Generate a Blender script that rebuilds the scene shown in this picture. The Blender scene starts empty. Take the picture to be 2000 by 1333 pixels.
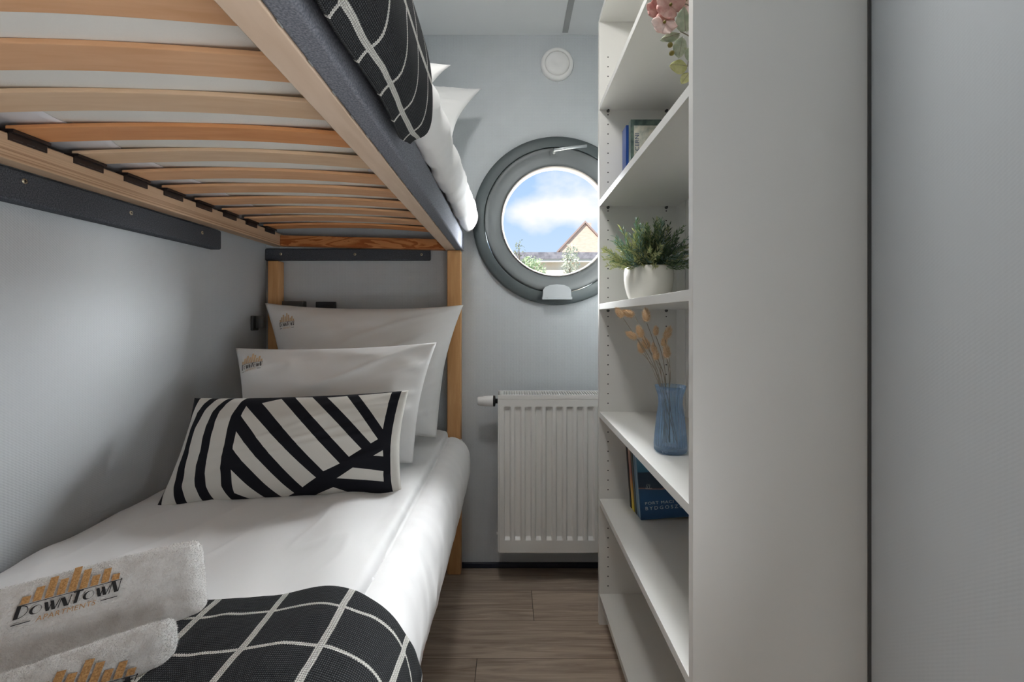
import bpy, bmesh, math, random
from mathutils import Vector, Matrix, noise
random.seed(7)
C = bpy.context.scene.collection
SC = bpy.context.scene
PI = math.pi

# ------------------------------------------------------------------ camera
H = 1.066            # camera height above the floor
F = 889.0            # focal length in pixels of the 2000 px wide frame
cd = bpy.data.cameras.new('camera'); cam = bpy.data.objects.new('camera', cd); C.objects.link(cam)
cd.sensor_width = 36; cd.lens = F/2000*36; cd.shift_x = 0.003; cd.shift_y = -0.0223
cd.clip_start = 0.02; cd.clip_end = 500
cam.location = (0, 0, H); cam.rotation_euler = (PI/2, 0, 0)
SC.camera = cam
SC.view_settings.view_transform = 'Standard'; SC.view_settings.look = 'None'
SC.view_settings.gamma = 1; SC.view_settings.use_curve_mapping = False
SC.view_settings.exposure = 0.12
SC.cycles.use_denoising = True
SC.cycles.max_bounces = 10; SC.cycles.diffuse_bounces = 6; SC.cycles.transparent_max_bounces = 12
SC.cycles.caustics_refractive = False; SC.cycles.caustics_reflective = False
SC.cycles.sample_clamp_indirect = 6

def nodes_of(idb):
    idb.use_nodes = True
    nt = idb.node_tree; nt.nodes.clear(); return nt, nt.nodes, nt.links

# ------------------------------------------------------------------ world
w = bpy.data.worlds.new('sky'); SC.world = w
nt, N, L = nodes_of(w)
out = N.new('ShaderNodeOutputWorld'); bg = N.new('ShaderNodeBackground')
tc = N.new('ShaderNodeTexCoord'); sep = N.new('ShaderNodeSeparateXYZ'); L.new(tc.outputs['Generated'], sep.inputs[0])
rmp = N.new('ShaderNodeValToRGB'); L.new(sep.outputs[2], rmp.inputs[0])
e = rmp.color_ramp.elements; e[0].position = 0.0; e[0].color = (.66, .80, .96, 1); e[1].position = .45; e[1].color = (.30, .54, .92, 1)
mp = N.new('ShaderNodeMapping'); mp.inputs['Scale'].default_value = (1, 1, 1.7); mp.inputs['Location'].default_value = (.05, .30, .12)
L.new(tc.outputs['Generated'], mp.inputs[0])
nz = N.new('ShaderNodeTexNoise'); nz.inputs['Scale'].default_value = 4.2; nz.inputs['Detail'].default_value = 7; nz.inputs['Roughness'].default_value = .5
L.new(mp.outputs[0], nz.inputs['Vector'])
# one large cumulus bank straight out of the window, soft noise elsewhere
dst = N.new('ShaderNodeVectorMath'); dst.operation = 'DISTANCE'; dst.inputs[1].default_value = (.15, .965, .20)
sc3 = N.new('ShaderNodeVectorMath'); sc3.operation = 'MULTIPLY'; sc3.inputs[1].default_value = (1, 1, 1.6)
sc4 = N.new('ShaderNodeVectorMath'); sc4.operation = 'MULTIPLY'; sc4.inputs[1].default_value = (1, 1, 1.6)
L.new(tc.outputs['Generated'], sc3.inputs[0]); sc4.inputs[0].default_value = (.140, .96, .232)
L.new(sc3.outputs[0], dst.inputs[0]); L.new(sc4.outputs[0], dst.inputs[1])
m1 = N.new('ShaderNodeMath'); m1.operation = 'MULTIPLY_ADD'; m1.inputs[1].default_value = -2.6; m1.inputs[2].default_value = .36
L.new(dst.outputs['Value'], m1.inputs[0])
m0 = N.new('ShaderNodeMath'); m0.operation = 'MAXIMUM'; m0.inputs[1].default_value = -.06; L.new(m1.outputs[0], m0.inputs[0])
m2 = N.new('ShaderNodeMath'); m2.operation = 'ADD'; L.new(m0.outputs[0], m2.inputs[0]); L.new(nz.outputs[0], m2.inputs[1])
cr = N.new('ShaderNodeValToRGB'); cr.color_ramp.elements[0].position = .50; cr.color_ramp.elements[1].position = .66
L.new(m2.outputs[0], cr.inputs[0])
mx = N.new('ShaderNodeMix'); mx.data_type = 'RGBA'; L.new(cr.outputs[0], mx.inputs[0]); L.new(rmp.outputs[0], mx.inputs[6]); mx.inputs[7].default_value = (.93, .95, 1, 1)
L.new(mx.outputs[2], bg.inputs[0]); bg.inputs[1].default_value = 1.0
L.new(bg.outputs[0], out.inputs[0])

# ------------------------------------------------------------------ lights
def area(name, loc, target, sx, sy, power, col):
    ld = bpy.data.lights.new(name, 'AREA'); ld.shape = 'RECTANGLE'; ld.size = sx; ld.size_y = sy; ld.energy = power; ld.color = col
    o = bpy.data.objects.new(name, ld); C.objects.link(o); o.location = loc
    o.rotation_euler = (Vector(target)-Vector(loc)).to_track_quat('-Z', 'Y').to_euler(); return o
sd = bpy.data.lights.new('sun', 'SUN'); sd.energy = 5.0; sd.angle = .02; sd.color = (1, .95, .88)
so = bpy.data.objects.new('sun', sd); C.objects.link(so); so.rotation_euler = (math.radians(50), 0, math.radians(-35))
area('daylight_outside_right', (2.6, 3.5, 2.7), (.20, 1.95, 1.45), 2.4, 1.6, 900, (.96, .98, 1))
area('daylight_outside_low_right', (3.2, 3.2, 1.7), (.20, 1.95, 1.45), 1.6, 1.6, 1250, (.96, .98, 1))
area('daylight_outside_above', (.6, 4.6, 3.6), (.10, 1.95, 1.45), 1.6, 1.4, 850, (.96, .985, 1))
area('daylight_outside_left', (-1.7, 4.3, 2.4), (.10, 1.95, 1.45), 1.6, 1.4, 1600, (.96, .985, 1))
area('added_aisle_fill', (-.05, .9, 2.262), (.5, 1.1, 1.0), .20, .24, 9, (1, .985, .96))  # unseen fill added overhead, aimed to brighten the bookcase
area('added_side_fill', (.80, -.40, .5), (-1, -1.0, 1.4), 1.0, .8, 23.5, (.96, .98, 1))  # fill lamp added out of view, no hall light known there

# ------------------------------------------------------------------ helpers
def P(px, py, D):
    """point at depth D seen at photo pixel (px, py); gives ordinary world metres"""
    return Vector(((px-994)/F*D, D, H+(622-py)/F*D))
def ray_plane(px, py, p0, n):
    o = Vector((0, 0, H)); d = P(px, py, 1.0)-o
    return o + d*((p0-o).dot(n)/d.dot(n))

class MB:
    def __init__(s): s.v = []; s.f = []; s.m = []; s.uv = None
    def box(s, x0, x1, y0, y1, z0, z1, mi=0):
        b = len(s.v)
        s.v += [(x0,y0,z0),(x1,y0,z0),(x1,y1,z0),(x0,y1,z0),(x0,y0,z1),(x1,y0,z1),(x1,y1,z1),(x0,y1,z1)]
        for q in ((3,2,1,0),(4,5,6,7),(0,1,5,4),(1,2,6,5),(2,3,7,6),(3,0,4,7)):
            s.f.append(tuple(b+i for i in q)); s.m.append(mi)
        return s
    def lathe(s, prof, c, axis='Z', n=32, mi=0, rfun=None):
        b = len(s.v)
        for (r, h) in prof:
            for k in range(n):
                a = 2*PI*k/n; rr = r if rfun is None else r*rfun(a, h)
                p = {'Z': (rr*math.cos(a), rr*math.sin(a), h), 'X': (h, rr*math.cos(a), rr*math.sin(a)), 'Y': (rr*math.sin(a), h, rr*math.cos(a))}[axis]
                s.v.append((c[0]+p[0], c[1]+p[1], c[2]+p[2]))
        for i in range(len(prof)-1):
            for k in range(n):
                k2 = (k+1) % n
                s.f.append((b+i*n+k, b+i*n+k2, b+(i+1)*n+k2, b+(i+1)*n+k)); s.m.append(mi)
        return s
    def tube(s, pts, r, n=6, mi=0, r1=None):
        b = len(s.v); pts = [Vector(p) for p in pts]; m = len(pts)
        for i, p in enumerate(pts):
            t = (pts[min(i+1, m-1)]-pts[max(i-1, 0)]).normalized()
            a = t.cross(Vector((0, 0, 1)));
            if a.length < .05: a = t.cross(Vector((0, 1, 0)))
            a.normalize(); bb = t.cross(a)
            rr = r if r1 is None else r+(r1-r)*i/(m-1)
            for k in range(n):
                an = 2*PI*k/n; s.v.append(tuple(p+a*rr*math.cos(an)+bb*rr*math.sin(an)))
        for i in range(m-1):
            for k in range(n):
                k2 = (k+1) % n; s.f.append((b+i*n+k, b+i*n+k2, b+(i+1)*n+k2, b+(i+1)*n+k)); s.m.append(mi)
        s.f.append(tuple(b+k for k in range(n))[::-1]); s.m.append(mi)
        s.f.append(tuple(b+(m-1)*n+k for k in range(n))); s.m.append(mi)
        return s
    def grid(s, fn, nu, nv, u0=0, u1=1, v0=0, v1=1, flip=False, mi=0, uvf=None):
        b = len(s.v)
        if s.uv is None: s.uv = {}
        for j in range(nv+1):
            for i in range(nu+1):
                u = u0+(u1-u0)*i/nu; v = v0+(v1-v0)*j/nv
                s.v.append(tuple(fn(u, v))); s.uv[len(s.v)-1] = uvf(u, v) if uvf else (u, v)
        for j in range(nv):
            for i in range(nu):
                a = b+j*(nu+1)+i; q = (a, a+1, a+nu+2, a+nu+1)
                s.f.append(q[::-1] if flip else q); s.m.append(mi)
        return s
    def poly(s, pts, mi=0):
        b = len(s.v); s.v += [tuple(p) for p in pts]; s.f.append(tuple(range(b, b+len(pts)))); s.m.append(mi); return s
    def build(s, name, mats, parent=None, smooth=False, bevel=0, seg=2, weld=False, subsurf=0, solid=0):
        me = bpy.data.meshes.new(name); me.from_pydata([tuple(v) for v in s.v], [], s.f)
        if not isinstance(mats, (list, tuple)): mats = [mats]
        for m in mats: me.materials.append(m)
        me.polygons.foreach_set('material_index', s.m)
        if s.uv:
            ul = me.uv_layers.new(name='UVMap')
            for l in me.loops: ul.data[l.index].uv = s.uv.get(l.vertex_index, (0, 0))
        if weld:
            bm = bmesh.new(); bm.from_mesh(me); bmesh.ops.remove_doubles(bm, verts=bm.verts, dist=1e-5)
            bmesh.ops.recalc_face_normals(bm, faces=bm.faces); bm.to_mesh(me); bm.free()
        if smooth:
            for p in me.polygons: p.use_smooth = True
        me.update()
        o = bpy.data.objects.new(name, me); C.objects.link(o)
        if bevel:
            b = o.modifiers.new('bevel', 'BEVEL'); b.width = bevel; b.segments = seg; b.limit_method = 'ANGLE'; b.angle_limit = .6
            if not smooth:
                for p in me.polygons: p.use_smooth = True
                wn = o.modifiers.new('wn', 'WEIGHTED_NORMAL')
        if solid:
            q = o.modifiers.new('solid', 'SOLIDIFY'); q.thickness = abs(solid); q.offset = -1 if solid > 0 else 1
        if subsurf:
            q = o.modifiers.new('sub', 'SUBSURF'); q.levels = subsurf; q.render_levels = subsurf
        if parent: put(o, parent)
        return o
def put(o, parent):
    o.parent = parent; o.matrix_parent_inverse = Matrix.Translation(-parent.location) if parent.rotation_euler[:] == (0, 0, 0) else parent.matrix_world.inverted()
def tag(o, label=None, cat=None, group=None, kind=None):
    if label: o['label'] = label
    if cat: o['category'] = cat
    if group: o['group'] = group
    if kind: o['kind'] = kind
    return o
def thing(name, loc, label, cat, group=None):
    o = bpy.data.objects.new(name, None); C.objects.link(o); o.location = loc; o.empty_display_size = .05
    bpy.context.view_layer.update()
    return tag(o, label, cat, group)
def struct(o): o['kind'] = 'structure'; return o
def fbm(x, y, z=0, sc=1): return noise.noise(Vector((x*sc, y*sc, z*sc)))
def ss(a, b, x):
    t = max(0, min(1, (x-a)/(b-a))); return t*t*(3-2*t)

# ------------------------------------------------------------------ materials
def mat(name, col, rough=.5, metal=0, spec=.5, **kw):
    m = bpy.data.materials.new(name); nt, N, L = nodes_of(m)
    o = N.new('ShaderNodeOutputMaterial'); b = N.new('ShaderNodeBsdfPrincipled'); L.new(b.outputs[0], o.inputs[0])
    b.inputs['Base Color'].default_value = (*col, 1); b.inputs['Roughness'].default_value = rough
    b.inputs['Metallic'].default_value = metal; b.inputs['Specular IOR Level'].default_value = spec
    for k, v in kw.items(): b.inputs[k.replace('_', ' ')].default_value = v
    return m
def parts_of(m):
    nt = m.node_tree; return nt, nt.nodes, nt.links, next(n for n in nt.nodes if n.type == 'BSDF_PRINCIPLED')
def mapping(N, L, scale, kind='Object'):
    t = N.new('ShaderNodeTexCoord'); p = N.new('ShaderNodeMapping'); p.inputs['Scale'].default_value = scale
    L.new(t.outputs[kind], p.inputs[0]); return p
def bump_noise(m, scale=(1, 1, 1), ns=200, strength=.2, dist=.001, detail=3, kind='Object'):
    nt, N, L, b = parts_of(m); p = mapping(N, L, scale, kind)
    n = N.new('ShaderNodeTexNoise'); n.inputs['Scale'].default_value = ns; n.inputs['Detail'].default_value = detail
    L.new(p.outputs[0], n.inputs['Vector']); bu = N.new('ShaderNodeBump'); bu.inputs['Strength'].default_value = strength; bu.inputs['Distance'].default_value = dist
    L.new(n.outputs[0], bu.inputs['Height']); L.new(bu.outputs[0], b.inputs['Normal']); return m
def mottle(m, c1, c2, scale=(1, 1, 1), ns=5, lo=.35, hi=.65, detail=4, distortion=0, kind='Object'):
    nt, N, L, b = parts_of(m); p = mapping(N, L, scale, kind)
    n = N.new('ShaderNodeTexNoise'); n.inputs['Scale'].default_value = ns; n.inputs['Detail'].default_value = detail; n.inputs['Distortion'].default_value = distortion
    L.new(p.outputs[0], n.inputs['Vector']); r = N.new('ShaderNodeValToRGB'); L.new(n.outputs[0], r.inputs[0])
    r.color_ramp.elements[0].position = lo; r.color_ramp.elements[0].color = (*c1, 1)
    r.color_ramp.elements[1].position = hi; r.color_ramp.elements[1].color = (*c2, 1)
    L.new(r.outputs[0], b.inputs['Base Color']); return m
def mth(N, L, op, a, b=None, c=None):
    n = N.new('ShaderNodeMath'); n.operation = op
    for i, x in enumerate((a, b, c)):
        if x is None: continue
        if isinstance(x, (int, float)): n.inputs[i].default_value = x
        else: L.new(x, n.inputs[i])
    return n.outputs[0]

def wallpaper(name, col, h='X', pitch=.0066, seam=None, strength=.35):
    m = mat(name, col, .62, spec=.3); nt, N, L, b = parts_of(m)
    t = N.new('ShaderNodeTexCoord'); s = N.new('ShaderNodeSeparateXYZ'); L.new(t.outputs['Object'], s.inputs[0])
    hx = s.outputs[0] if h == 'X' else s.outputs[1]; z = s.outputs[2]
    a = mth(N, L, 'SINE', mth(N, L, 'MULTIPLY', hx, 2*PI/pitch))
    c = mth(N, L, 'SINE', mth(N, L, 'MULTIPLY', z, 2*PI/(pitch*.8)))
    w_ = mth(N, L, 'MULTIPLY', a, c)
    w_ = mth(N, L, 'ADD', mth(N, L, 'MULTIPLY', w_, .5), mth(N, L, 'MULTIPLY', a, .25))
    n = N.new('ShaderNodeTexNoise'); n.inputs['Scale'].default_value = 90; n.inputs['Detail'].default_value = 3; L.new(t.outputs['Object'], n.inputs['Vector'])
    hgt = mth(N, L, 'ADD', w_, mth(N, L, 'MULTIPLY', n.outputs[0], 1.2))
    if seam is not None:
        d = mth(N, L, 'ABSOLUTE', mth(N, L, 'SUBTRACT', hx, seam))
        hgt = mth(N, L, 'SUBTRACT', hgt, mth(N, L, 'MULTIPLY', mth(N, L, 'LESS_THAN', d, .0012), 3))
    bu = N.new('ShaderNodeBump'); bu.inputs['Strength'].default_value = strength; bu.inputs['Distance'].default_value = .0011
    L.new(hgt, bu.inputs['Height']); L.new(bu.outputs[0], b.inputs['Normal']); return m

def wood(name, c1, c2, along='X', ns=6, stretch=.12, rough=.5, rings=0):
    sc = {'X': (stretch, 1, 1), 'Y': (1, stretch, 1), 'Z': (1, 1, stretch)}[along]
    m = mat(name, c1, rough, spec=.35); nt, N, L, b = parts_of(m)
    p = mapping(N, L, tuple(8*x for x in sc))
    n = N.new('ShaderNodeTexNoise'); n.inputs['Scale'].default_value = ns; n.inputs['Detail'].default_value = 6; n.inputs['Distortion'].default_value = .6
    L.new(p.outputs[0], n.inputs['Vector']); r = N.new('ShaderNodeValToRGB')
    src = n.outputs[0]
    if rings: src = mth(N, L, 'FRACT', mth(N, L, 'MULTIPLY', n.outputs[0], rings))
    L.new(src, r.inputs[0])
    r.color_ramp.elements[0].position = .3; r.color_ramp.elements[0].color = (*c1, 1)
    r.color_ramp.elements[1].position = .7; r.color_ramp.elements[1].color = (*c2, 1)
    L.new(r.outputs[0], b.inputs['Base Color'])
    bu = N.new('ShaderNodeBump'); bu.inputs['Strength'].default_value = .12; bu.inputs['Distance'].default_value = .001
    L.new(n.outputs[0], bu.inputs['Height']); L.new(bu.outputs[0], b.inputs['Normal']); return m

WALL = (.545, .578, .602)
M_far = wallpaper('far wall wallpaper', WALL, 'X', seam=-.195, strength=.65)
M_side = wallpaper('side wall wallpaper', WALL, 'Y', pitch=.0075, strength=.36)
M_sider = wallpaper('right wall wallpaper', WALL, 'Y', pitch=.0075, strength=.08)
M_side2 = wallpaper('low bounce grey wallpaper', (.21, .215, .22), 'X')  # for unseen walls, darkened to cut bounced light
M_ceil = bump_noise(mat('ceiling panel white', (.84, .86, .87), .5), ns=40, strength=.05)
M_white = mat('white laminate', (.735, .73, .70), .38)
M_whiteback = mat('white back board', (.735, .73, .70), .5)
M_hole = mat('dark hole', (.03, .03, .03), .8)
M_enamel = mat('white enamel', (.77, .77, .75), .28)
M_plastic = mat('white plastic', (.80, .80, .79), .35)
M_ring = mat('dark grey window frame', (.058, .072, .075), .5)
M_sash = mat('grey window sash', (.105, .115, .118), .45)
M_trim = mat('pale glazing bead', (.55, .5, .47), .4)
M_silver = mat('silver handle', (.62, .65, .67), .3, .6)
M_bracket = mat('light grey hinge cover', (.50, .53, .55), .35)
M_black = mat('black plastic', (.012, .012, .013), .4)
M_brownp = mat('dark brown plastic', (.022, .015, .014), .35)
M_greyp = mat('dark grey plastic', (.07, .07, .068), .45)
M_base = mat('dark navy baseboard', (.012, .014, .028), .45)
M_strip = mat('grey ceiling profile', (.33, .34, .34), .4)
M_brass = mat('screw metal', (.62, .56, .42), .35, .9)
M_dark = mat('screw recess', (.02, .02, .02), .6)
M_metal = mat('brass fitting', (.12, .09, .07), .4, .5)
M_slats = [wood('beech slat tan', (.72, .39, .20), (.82, .49, .28), 'X'), wood('beech slat orange', (.68, .29, .11), (.78, .37, .16), 'X'),
           wood('beech slat pale', (.72, .49, .30), (.80, .58, .39), 'X')]
M_railw = wood('pale beech rail', (.64, .48, .35), (.72, .56, .43), 'Y')
M_pine = wood('orange pine', (.34, .10, .025), (.58, .25, .09), 'X', ns=3, stretch=.15, rings=7)
M_post = wood('pine post', (.50, .25, .09), (.66, .38, .17), 'Z', ns=5)
M_post2 = wood('brown pine post', (.40, .19, .09), (.50, .27, .14), 'Z', ns=5)
# plywood: fine layers stacked in height
M_ply = mat('laminated plywood', (.6, .42, .27), .55); nt, N, L, b = parts_of(M_ply)
p = mapping(N, L, (6, .5, 260)); n = N.new('ShaderNodeTexNoise'); n.inputs['Scale'].default_value = 1; n.inputs['Detail'].default_value = 3; L.new(p.outputs[0], n.inputs[0])
r = N.new('ShaderNodeValToRGB'); L.new(n.outputs[0], r.inputs[0]); r.color_ramp.elements[0].position = .34; r.color_ramp.elements[0].color = (.36, .22, .13, 1)
r.color_ramp.elements[1].position = .52; r.color_ramp.elements[1].color = (.62, .44, .29, 1); L.new(r.outputs[0], b.inputs['Base Color'])
# woven grey upholstery
def weave(name, c1, c2, ns=420):
    m = mat(name, c1, .9, spec=.15); mottle(m, c1, c2, (1, 1, 1), ns, .35, .7, 2)
    nt, N, L, b = parts_of(m); p = mapping(N, L, (1, 1, 1)); n = N.new('ShaderNodeTexNoise'); n.inputs['Scale'].default_value = ns*1.4
    L.new(p.outputs[0], n.inputs[0]); bu = N.new('ShaderNodeBump'); bu.inputs['Strength'].default_value = .5; bu.inputs['Distance'].default_value = .0006
    L.new(n.outputs[0], bu.inputs['Height']); L.new(bu.outputs[0], b.inputs['Normal']); return m
M_fabric = weave('grey woven upholstery', (.12, .13, .155), (.25, .26, .29))
M_batten = weave('charcoal woven cloth', (.045, .05, .06), (.11, .118, .135))
M_linen = bump_noise(mat('white cotton', (.80, .80, .80), .75, spec=.2, Sheen_Weight=.15), ns=500, strength=.06, dist=.0005)
M_linen2 = bump_noise(mat('white sateen', (.81, .81, .80), .55, spec=.3, Sheen_Weight=.2), ns=400, strength=.05, dist=.0005)
M_matt = bump_noise(mat('cream mattress ticking', (.84, .83, .78), .8, spec=.2), (1, 1, 1), 350, .4, .001)
M_sheet = mat('white elastic sheet', (.80, .80, .83), .7, spec=.2)
M_terry = bump_noise(mottle(mat('white terry', (.8, .79, .77), .95, spec=.1, Sheen_Weight=.4), (.72, .70, .675), (.86, .855, .84), ns=60, lo=.3, hi=.6, detail=6), ns=330, strength=.9, dist=.003, detail=5)
M_gold = mottle(mat('gold thread', (.5, .27, .1), .6), (.36, .17, .05), (.62, .36, .15), (1, 1, 1), 500)
M_gold2 = mat('pale gold thread', (.62, .43, .25), .7)
M_ink = mat('black thread', (.012, .012, .014), .7)

# floor of planks running across the room
M_floor = mat('grey brown oak laminate', (.2, .15, .12), .42, spec=.35); nt, N, L, b = parts_of(M_floor)
t = N.new('ShaderNodeTexCoord'); s = N.new('ShaderNodeSeparateXYZ'); L.new(t.outputs['Object'], s.inputs[0])
ROW = .178
yy = mth(N, L, 'DIVIDE', mth(N, L, 'SUBTRACT', s.outputs[1], 1.424), ROW)
row = mth(N, L, 'FLOOR', yy); fy = mth(N, L, 'FRACT', yy)
xx = mth(N, L, 'DIVIDE', mth(N, L, 'SUBTRACT', mth(N, L, 'SUBTRACT', s.outputs[0], .593), mth(N, L, 'MULTIPLY', row, -.506)), 1.2)
col_ = mth(N, L, 'FLOOR', xx); fx = mth(N, L, 'FRACT', xx)
gap = mth(N, L, 'MAXIMUM', mth(N, L, 'LESS_THAN', fy, .010), mth(N, L, 'LESS_THAN', fx, .0018))
wn = N.new('ShaderNodeTexWhiteNoise'); wn.noise_dimensions = '2D'; cb = N.new('ShaderNodeCombineXYZ'); L.new(row, cb.inputs[0]); L.new(col_, cb.inputs[1]); L.new(cb.outputs[0], wn.inputs['Vector'])
pv = N.new('ShaderNodeCombineXYZ'); L.new(mth(N, L, 'MULTIPLY', s.outputs[0], 1.6), pv.inputs[0]); L.new(mth(N, L, 'MULTIPLY', s.outputs[1], 26), pv.inputs[1]); L.new(mth(N, L, 'MULTIPLY', wn.outputs[0], 30), pv.inputs[2])
n = N.new('ShaderNodeTexNoise'); n.inputs['Scale'].default_value = 1.6; n.inputs['Detail'].default_value = 8; n.inputs['Distortion'].default_value = 1.2; n.inputs['Roughness'].default_value = .62; L.new(pv.outputs[0], n.inputs[0])
r = N.new('ShaderNodeValToRGB'); L.new(n.outputs[0], r.inputs[0]); r.color_ramp.elements[0].position = .3; r.color_ramp.elements[0].color = (.26, .20, .155, 1)
r.color_ramp.elements[1].position = .7; r.color_ramp.elements[1].color = (.58, .475, .385, 1)
mxc = N.new('ShaderNodeMix'); mxc.data_type = 'RGBA'; mxc.blend_type = 'MULTIPLY'; mxc.inputs[0].default_value = 1
L.new(r.outputs[0], mxc.inputs[6]); vv = mth(N, L, 'MULTIPLY_ADD', wn.outputs[0], .3, .8); L.new(vv, mxc.inputs[7])
mg = N.new('ShaderNodeMix'); mg.data_type = 'RGBA'; L.new(gap, mg.inputs[0]); L.new(mxc.outputs[2], mg.inputs[6]); mg.inputs[7].default_value = (.045, .033, .027, 1)
L.new(mg.outputs[2], b.inputs['Base Color'])
bu = N.new('ShaderNodeBump'); bu.inputs['Strength'].default_value = .15; bu.inputs['Distance'].default_value = .001; L.new(n.outputs[0], bu.inputs['Height']); L.new(bu.outputs[0], b.inputs['Normal'])

# knitted check blanket, UV in metres: u across the bed, v along it
def blanket_mat(name, u_off, v_off, pu=.107, pv=.080):
    m = mat(name, (.02, .02, .02), .95, spec=.1); nt, N, L, b = parts_of(m)
    t = N.new('ShaderNodeUVMap'); s = N.new('ShaderNodeSeparateXYZ'); L.new(t.outputs[0], s.inputs[0])
    wob = N.new('ShaderNodeTexNoise'); wob.inputs['Scale'].default_value = 9; L.new(t.outputs[0], wob.inputs[0])
    wv = mth(N, L, 'MULTIPLY', mth(N, L, 'SUBTRACT', wob.outputs[0], .5), .012)
    ux = mth(N, L, 'ADD', mth(N, L, 'ADD', s.outputs[0], -u_off), wv); vx = mth(N, L, 'ADD', mth(N, L, 'ADD', s.outputs[1], -v_off), wv)
    du = mth(N, L, 'MULTIPLY', mth(N, L, 'SUBTRACT', mth(N, L, 'FRACT', mth(N, L, 'ADD', mth(N, L, 'DIVIDE', ux, pu), .5)), .5), pu)
    dv = mth(N, L, 'MULTIPLY', mth(N, L, 'SUBTRACT', mth(N, L, 'FRACT', mth(N, L, 'ADD', mth(N, L, 'DIVIDE', vx, pv), .5)), .5), pv)
    # ragged knit edge
    rag = mth(N, L, 'MULTIPLY', mth(N, L, 'SINE', mth(N, L, 'MULTIPLY', s.outputs[0], 2*PI/.0034)), .0006)
    rag2 = mth(N, L, 'MULTIPLY', mth(N, L, 'SINE', mth(N, L, 'MULTIPLY', s.outputs[1], 2*PI/.0034)), .0004)
    adu = mth(N, L, 'ADD', mth(N, L, 'ABSOLUTE', du), rag2)
    thick = mth(N, L, 'LESS_THAN', adu, .0052)
    groove = mth(N, L, 'LESS_THAN', mth(N, L, 'ABSOLUTE', mth(N, L, 'SUBTRACT', mth(N, L, 'ABSOLUTE', du), .0018)), .0004)
    thin = mth(N, L, 'LESS_THAN', mth(N, L, 'ADD', mth(N, L, 'ABSOLUTE', dv), rag), .0026)
    line = mth(N, L, 'MAXIMUM', thick, thin)
    kn = mth(N, L, 'SINE', mth(N, L, 'MULTIPLY', s.outputs[0], 2*PI/.0026)); kn2 = mth(N, L, 'SINE', mth(N, L, 'MULTIPLY', s.outputs[1], 2*PI/.0034))
    k = mth(N, L, 'MULTIPLY', mth(N, L, 'ADD', kn, 1), mth(N, L, 'ADD', kn2, 1))
    nn = N.new('ShaderNodeTexNoise'); nn.inputs['Scale'].default_value = 500; L.new(t.outputs[0], nn.inputs[0])
    dk = N.new('ShaderNodeMix'); dk.data_type = 'RGBA'; L.new(mth(N, L, 'MULTIPLY', k, nn.outputs[0]), dk.inputs[0]); dk.inputs[6].default_value = (.014, .015, .017, 1); dk.inputs[7].default_value = (.085, .09, .094, 1)
    wt = N.new('ShaderNodeMix'); wt.data_type = 'RGBA'; L.new(mth(N, L, 'MULTIPLY', groove, .6), wt.inputs[0]); wt.inputs[6].default_value = (.62, .61, .57, 1); wt.inputs[7].default_value = (.22, .22, .2, 1)
    mx = N.new('ShaderNodeMix'); mx.data_type = 'RGBA'; L.new(line, mx.inputs[0]); L.new(dk.outputs[2], mx.inputs[6]); L.new(wt.outputs[2], mx.inputs[7])
    L.new(mx.outputs[2], b.inputs['Base Color'])
    bu = N.new('ShaderNodeBump'); bu.inputs['Strength'].default_value = .7; bu.inputs['Distance'].default_value = .001
    L.new(mth(N, L, 'ADD', k, mth(N, L, 'MULTIPLY', line, 2)), bu.inputs['Height']); L.new(bu.outputs[0], b.inputs['Normal']); return m

# ------------------------------------------------------------------ room shell
XL, XR, YF, YN, ZC = -1.04, .6145, 1.95, -1.32, H+1.215
struct(MB().box(XL-.1, XR+.1, YN-.1, YF, -.12, 0).build('floor', M_floor))
struct(MB().box(XL-.1, XR+.1, YN-.1, YF+.2, ZC, ZC+.1).build('ceiling', M_ceil))
struct(MB().box(XL-.1, XL, YN-.1, YF, 0, ZC).build('wall_left', M_side))
struct(MB().box(XR, XR+.1, .14, YF, 0, ZC).box(XR, XR+.1, YN-.1, -.98, 0, ZC).box(XR, XR+.1, -.98, .14, 2.06, ZC).build('wall_right', M_sider))  # doorway opening is added, out of view, for the side fill lamp
struct(MB().box(XR-.012, XR+.112, .12, .16, 0, 2.08).box(XR-.012, XR+.112, -1.0, -.96, 0, 2.08).box(XR-.012, XR+.112, -1.0, .16, 2.04, 2.08).build('trim_3', M_enamel, bevel=.002))  # casing of the added doorway
struct(MB().box(XL, XR, YN-.1, YN, 0, ZC).build('wall_near', M_side2))
# unseen hallway, added with its doorway to house the side fill lamp
struct(MB().box(XR+.1, 2.1, -1.6, .9, -.12, 0).build('floor_added_hall', M_floor))
struct(MB().box(XR+.1, 2.1, -1.6, .9, ZC, ZC+.1).build('ceiling_added_hall', M_ceil))
struct(MB().box(2.0, 2.1, -1.6, .9, 0, ZC).box(XR+.1, 2.0, -1.6, -1.5, 0, ZC).box(XR+.1, 2.0, .8, .9, 0, ZC).build('wall_added_hall', M_side2))  # added walls keep sky light out of the opening
WC = Vector((.203, YF, H+.415)); WR = .345
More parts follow.
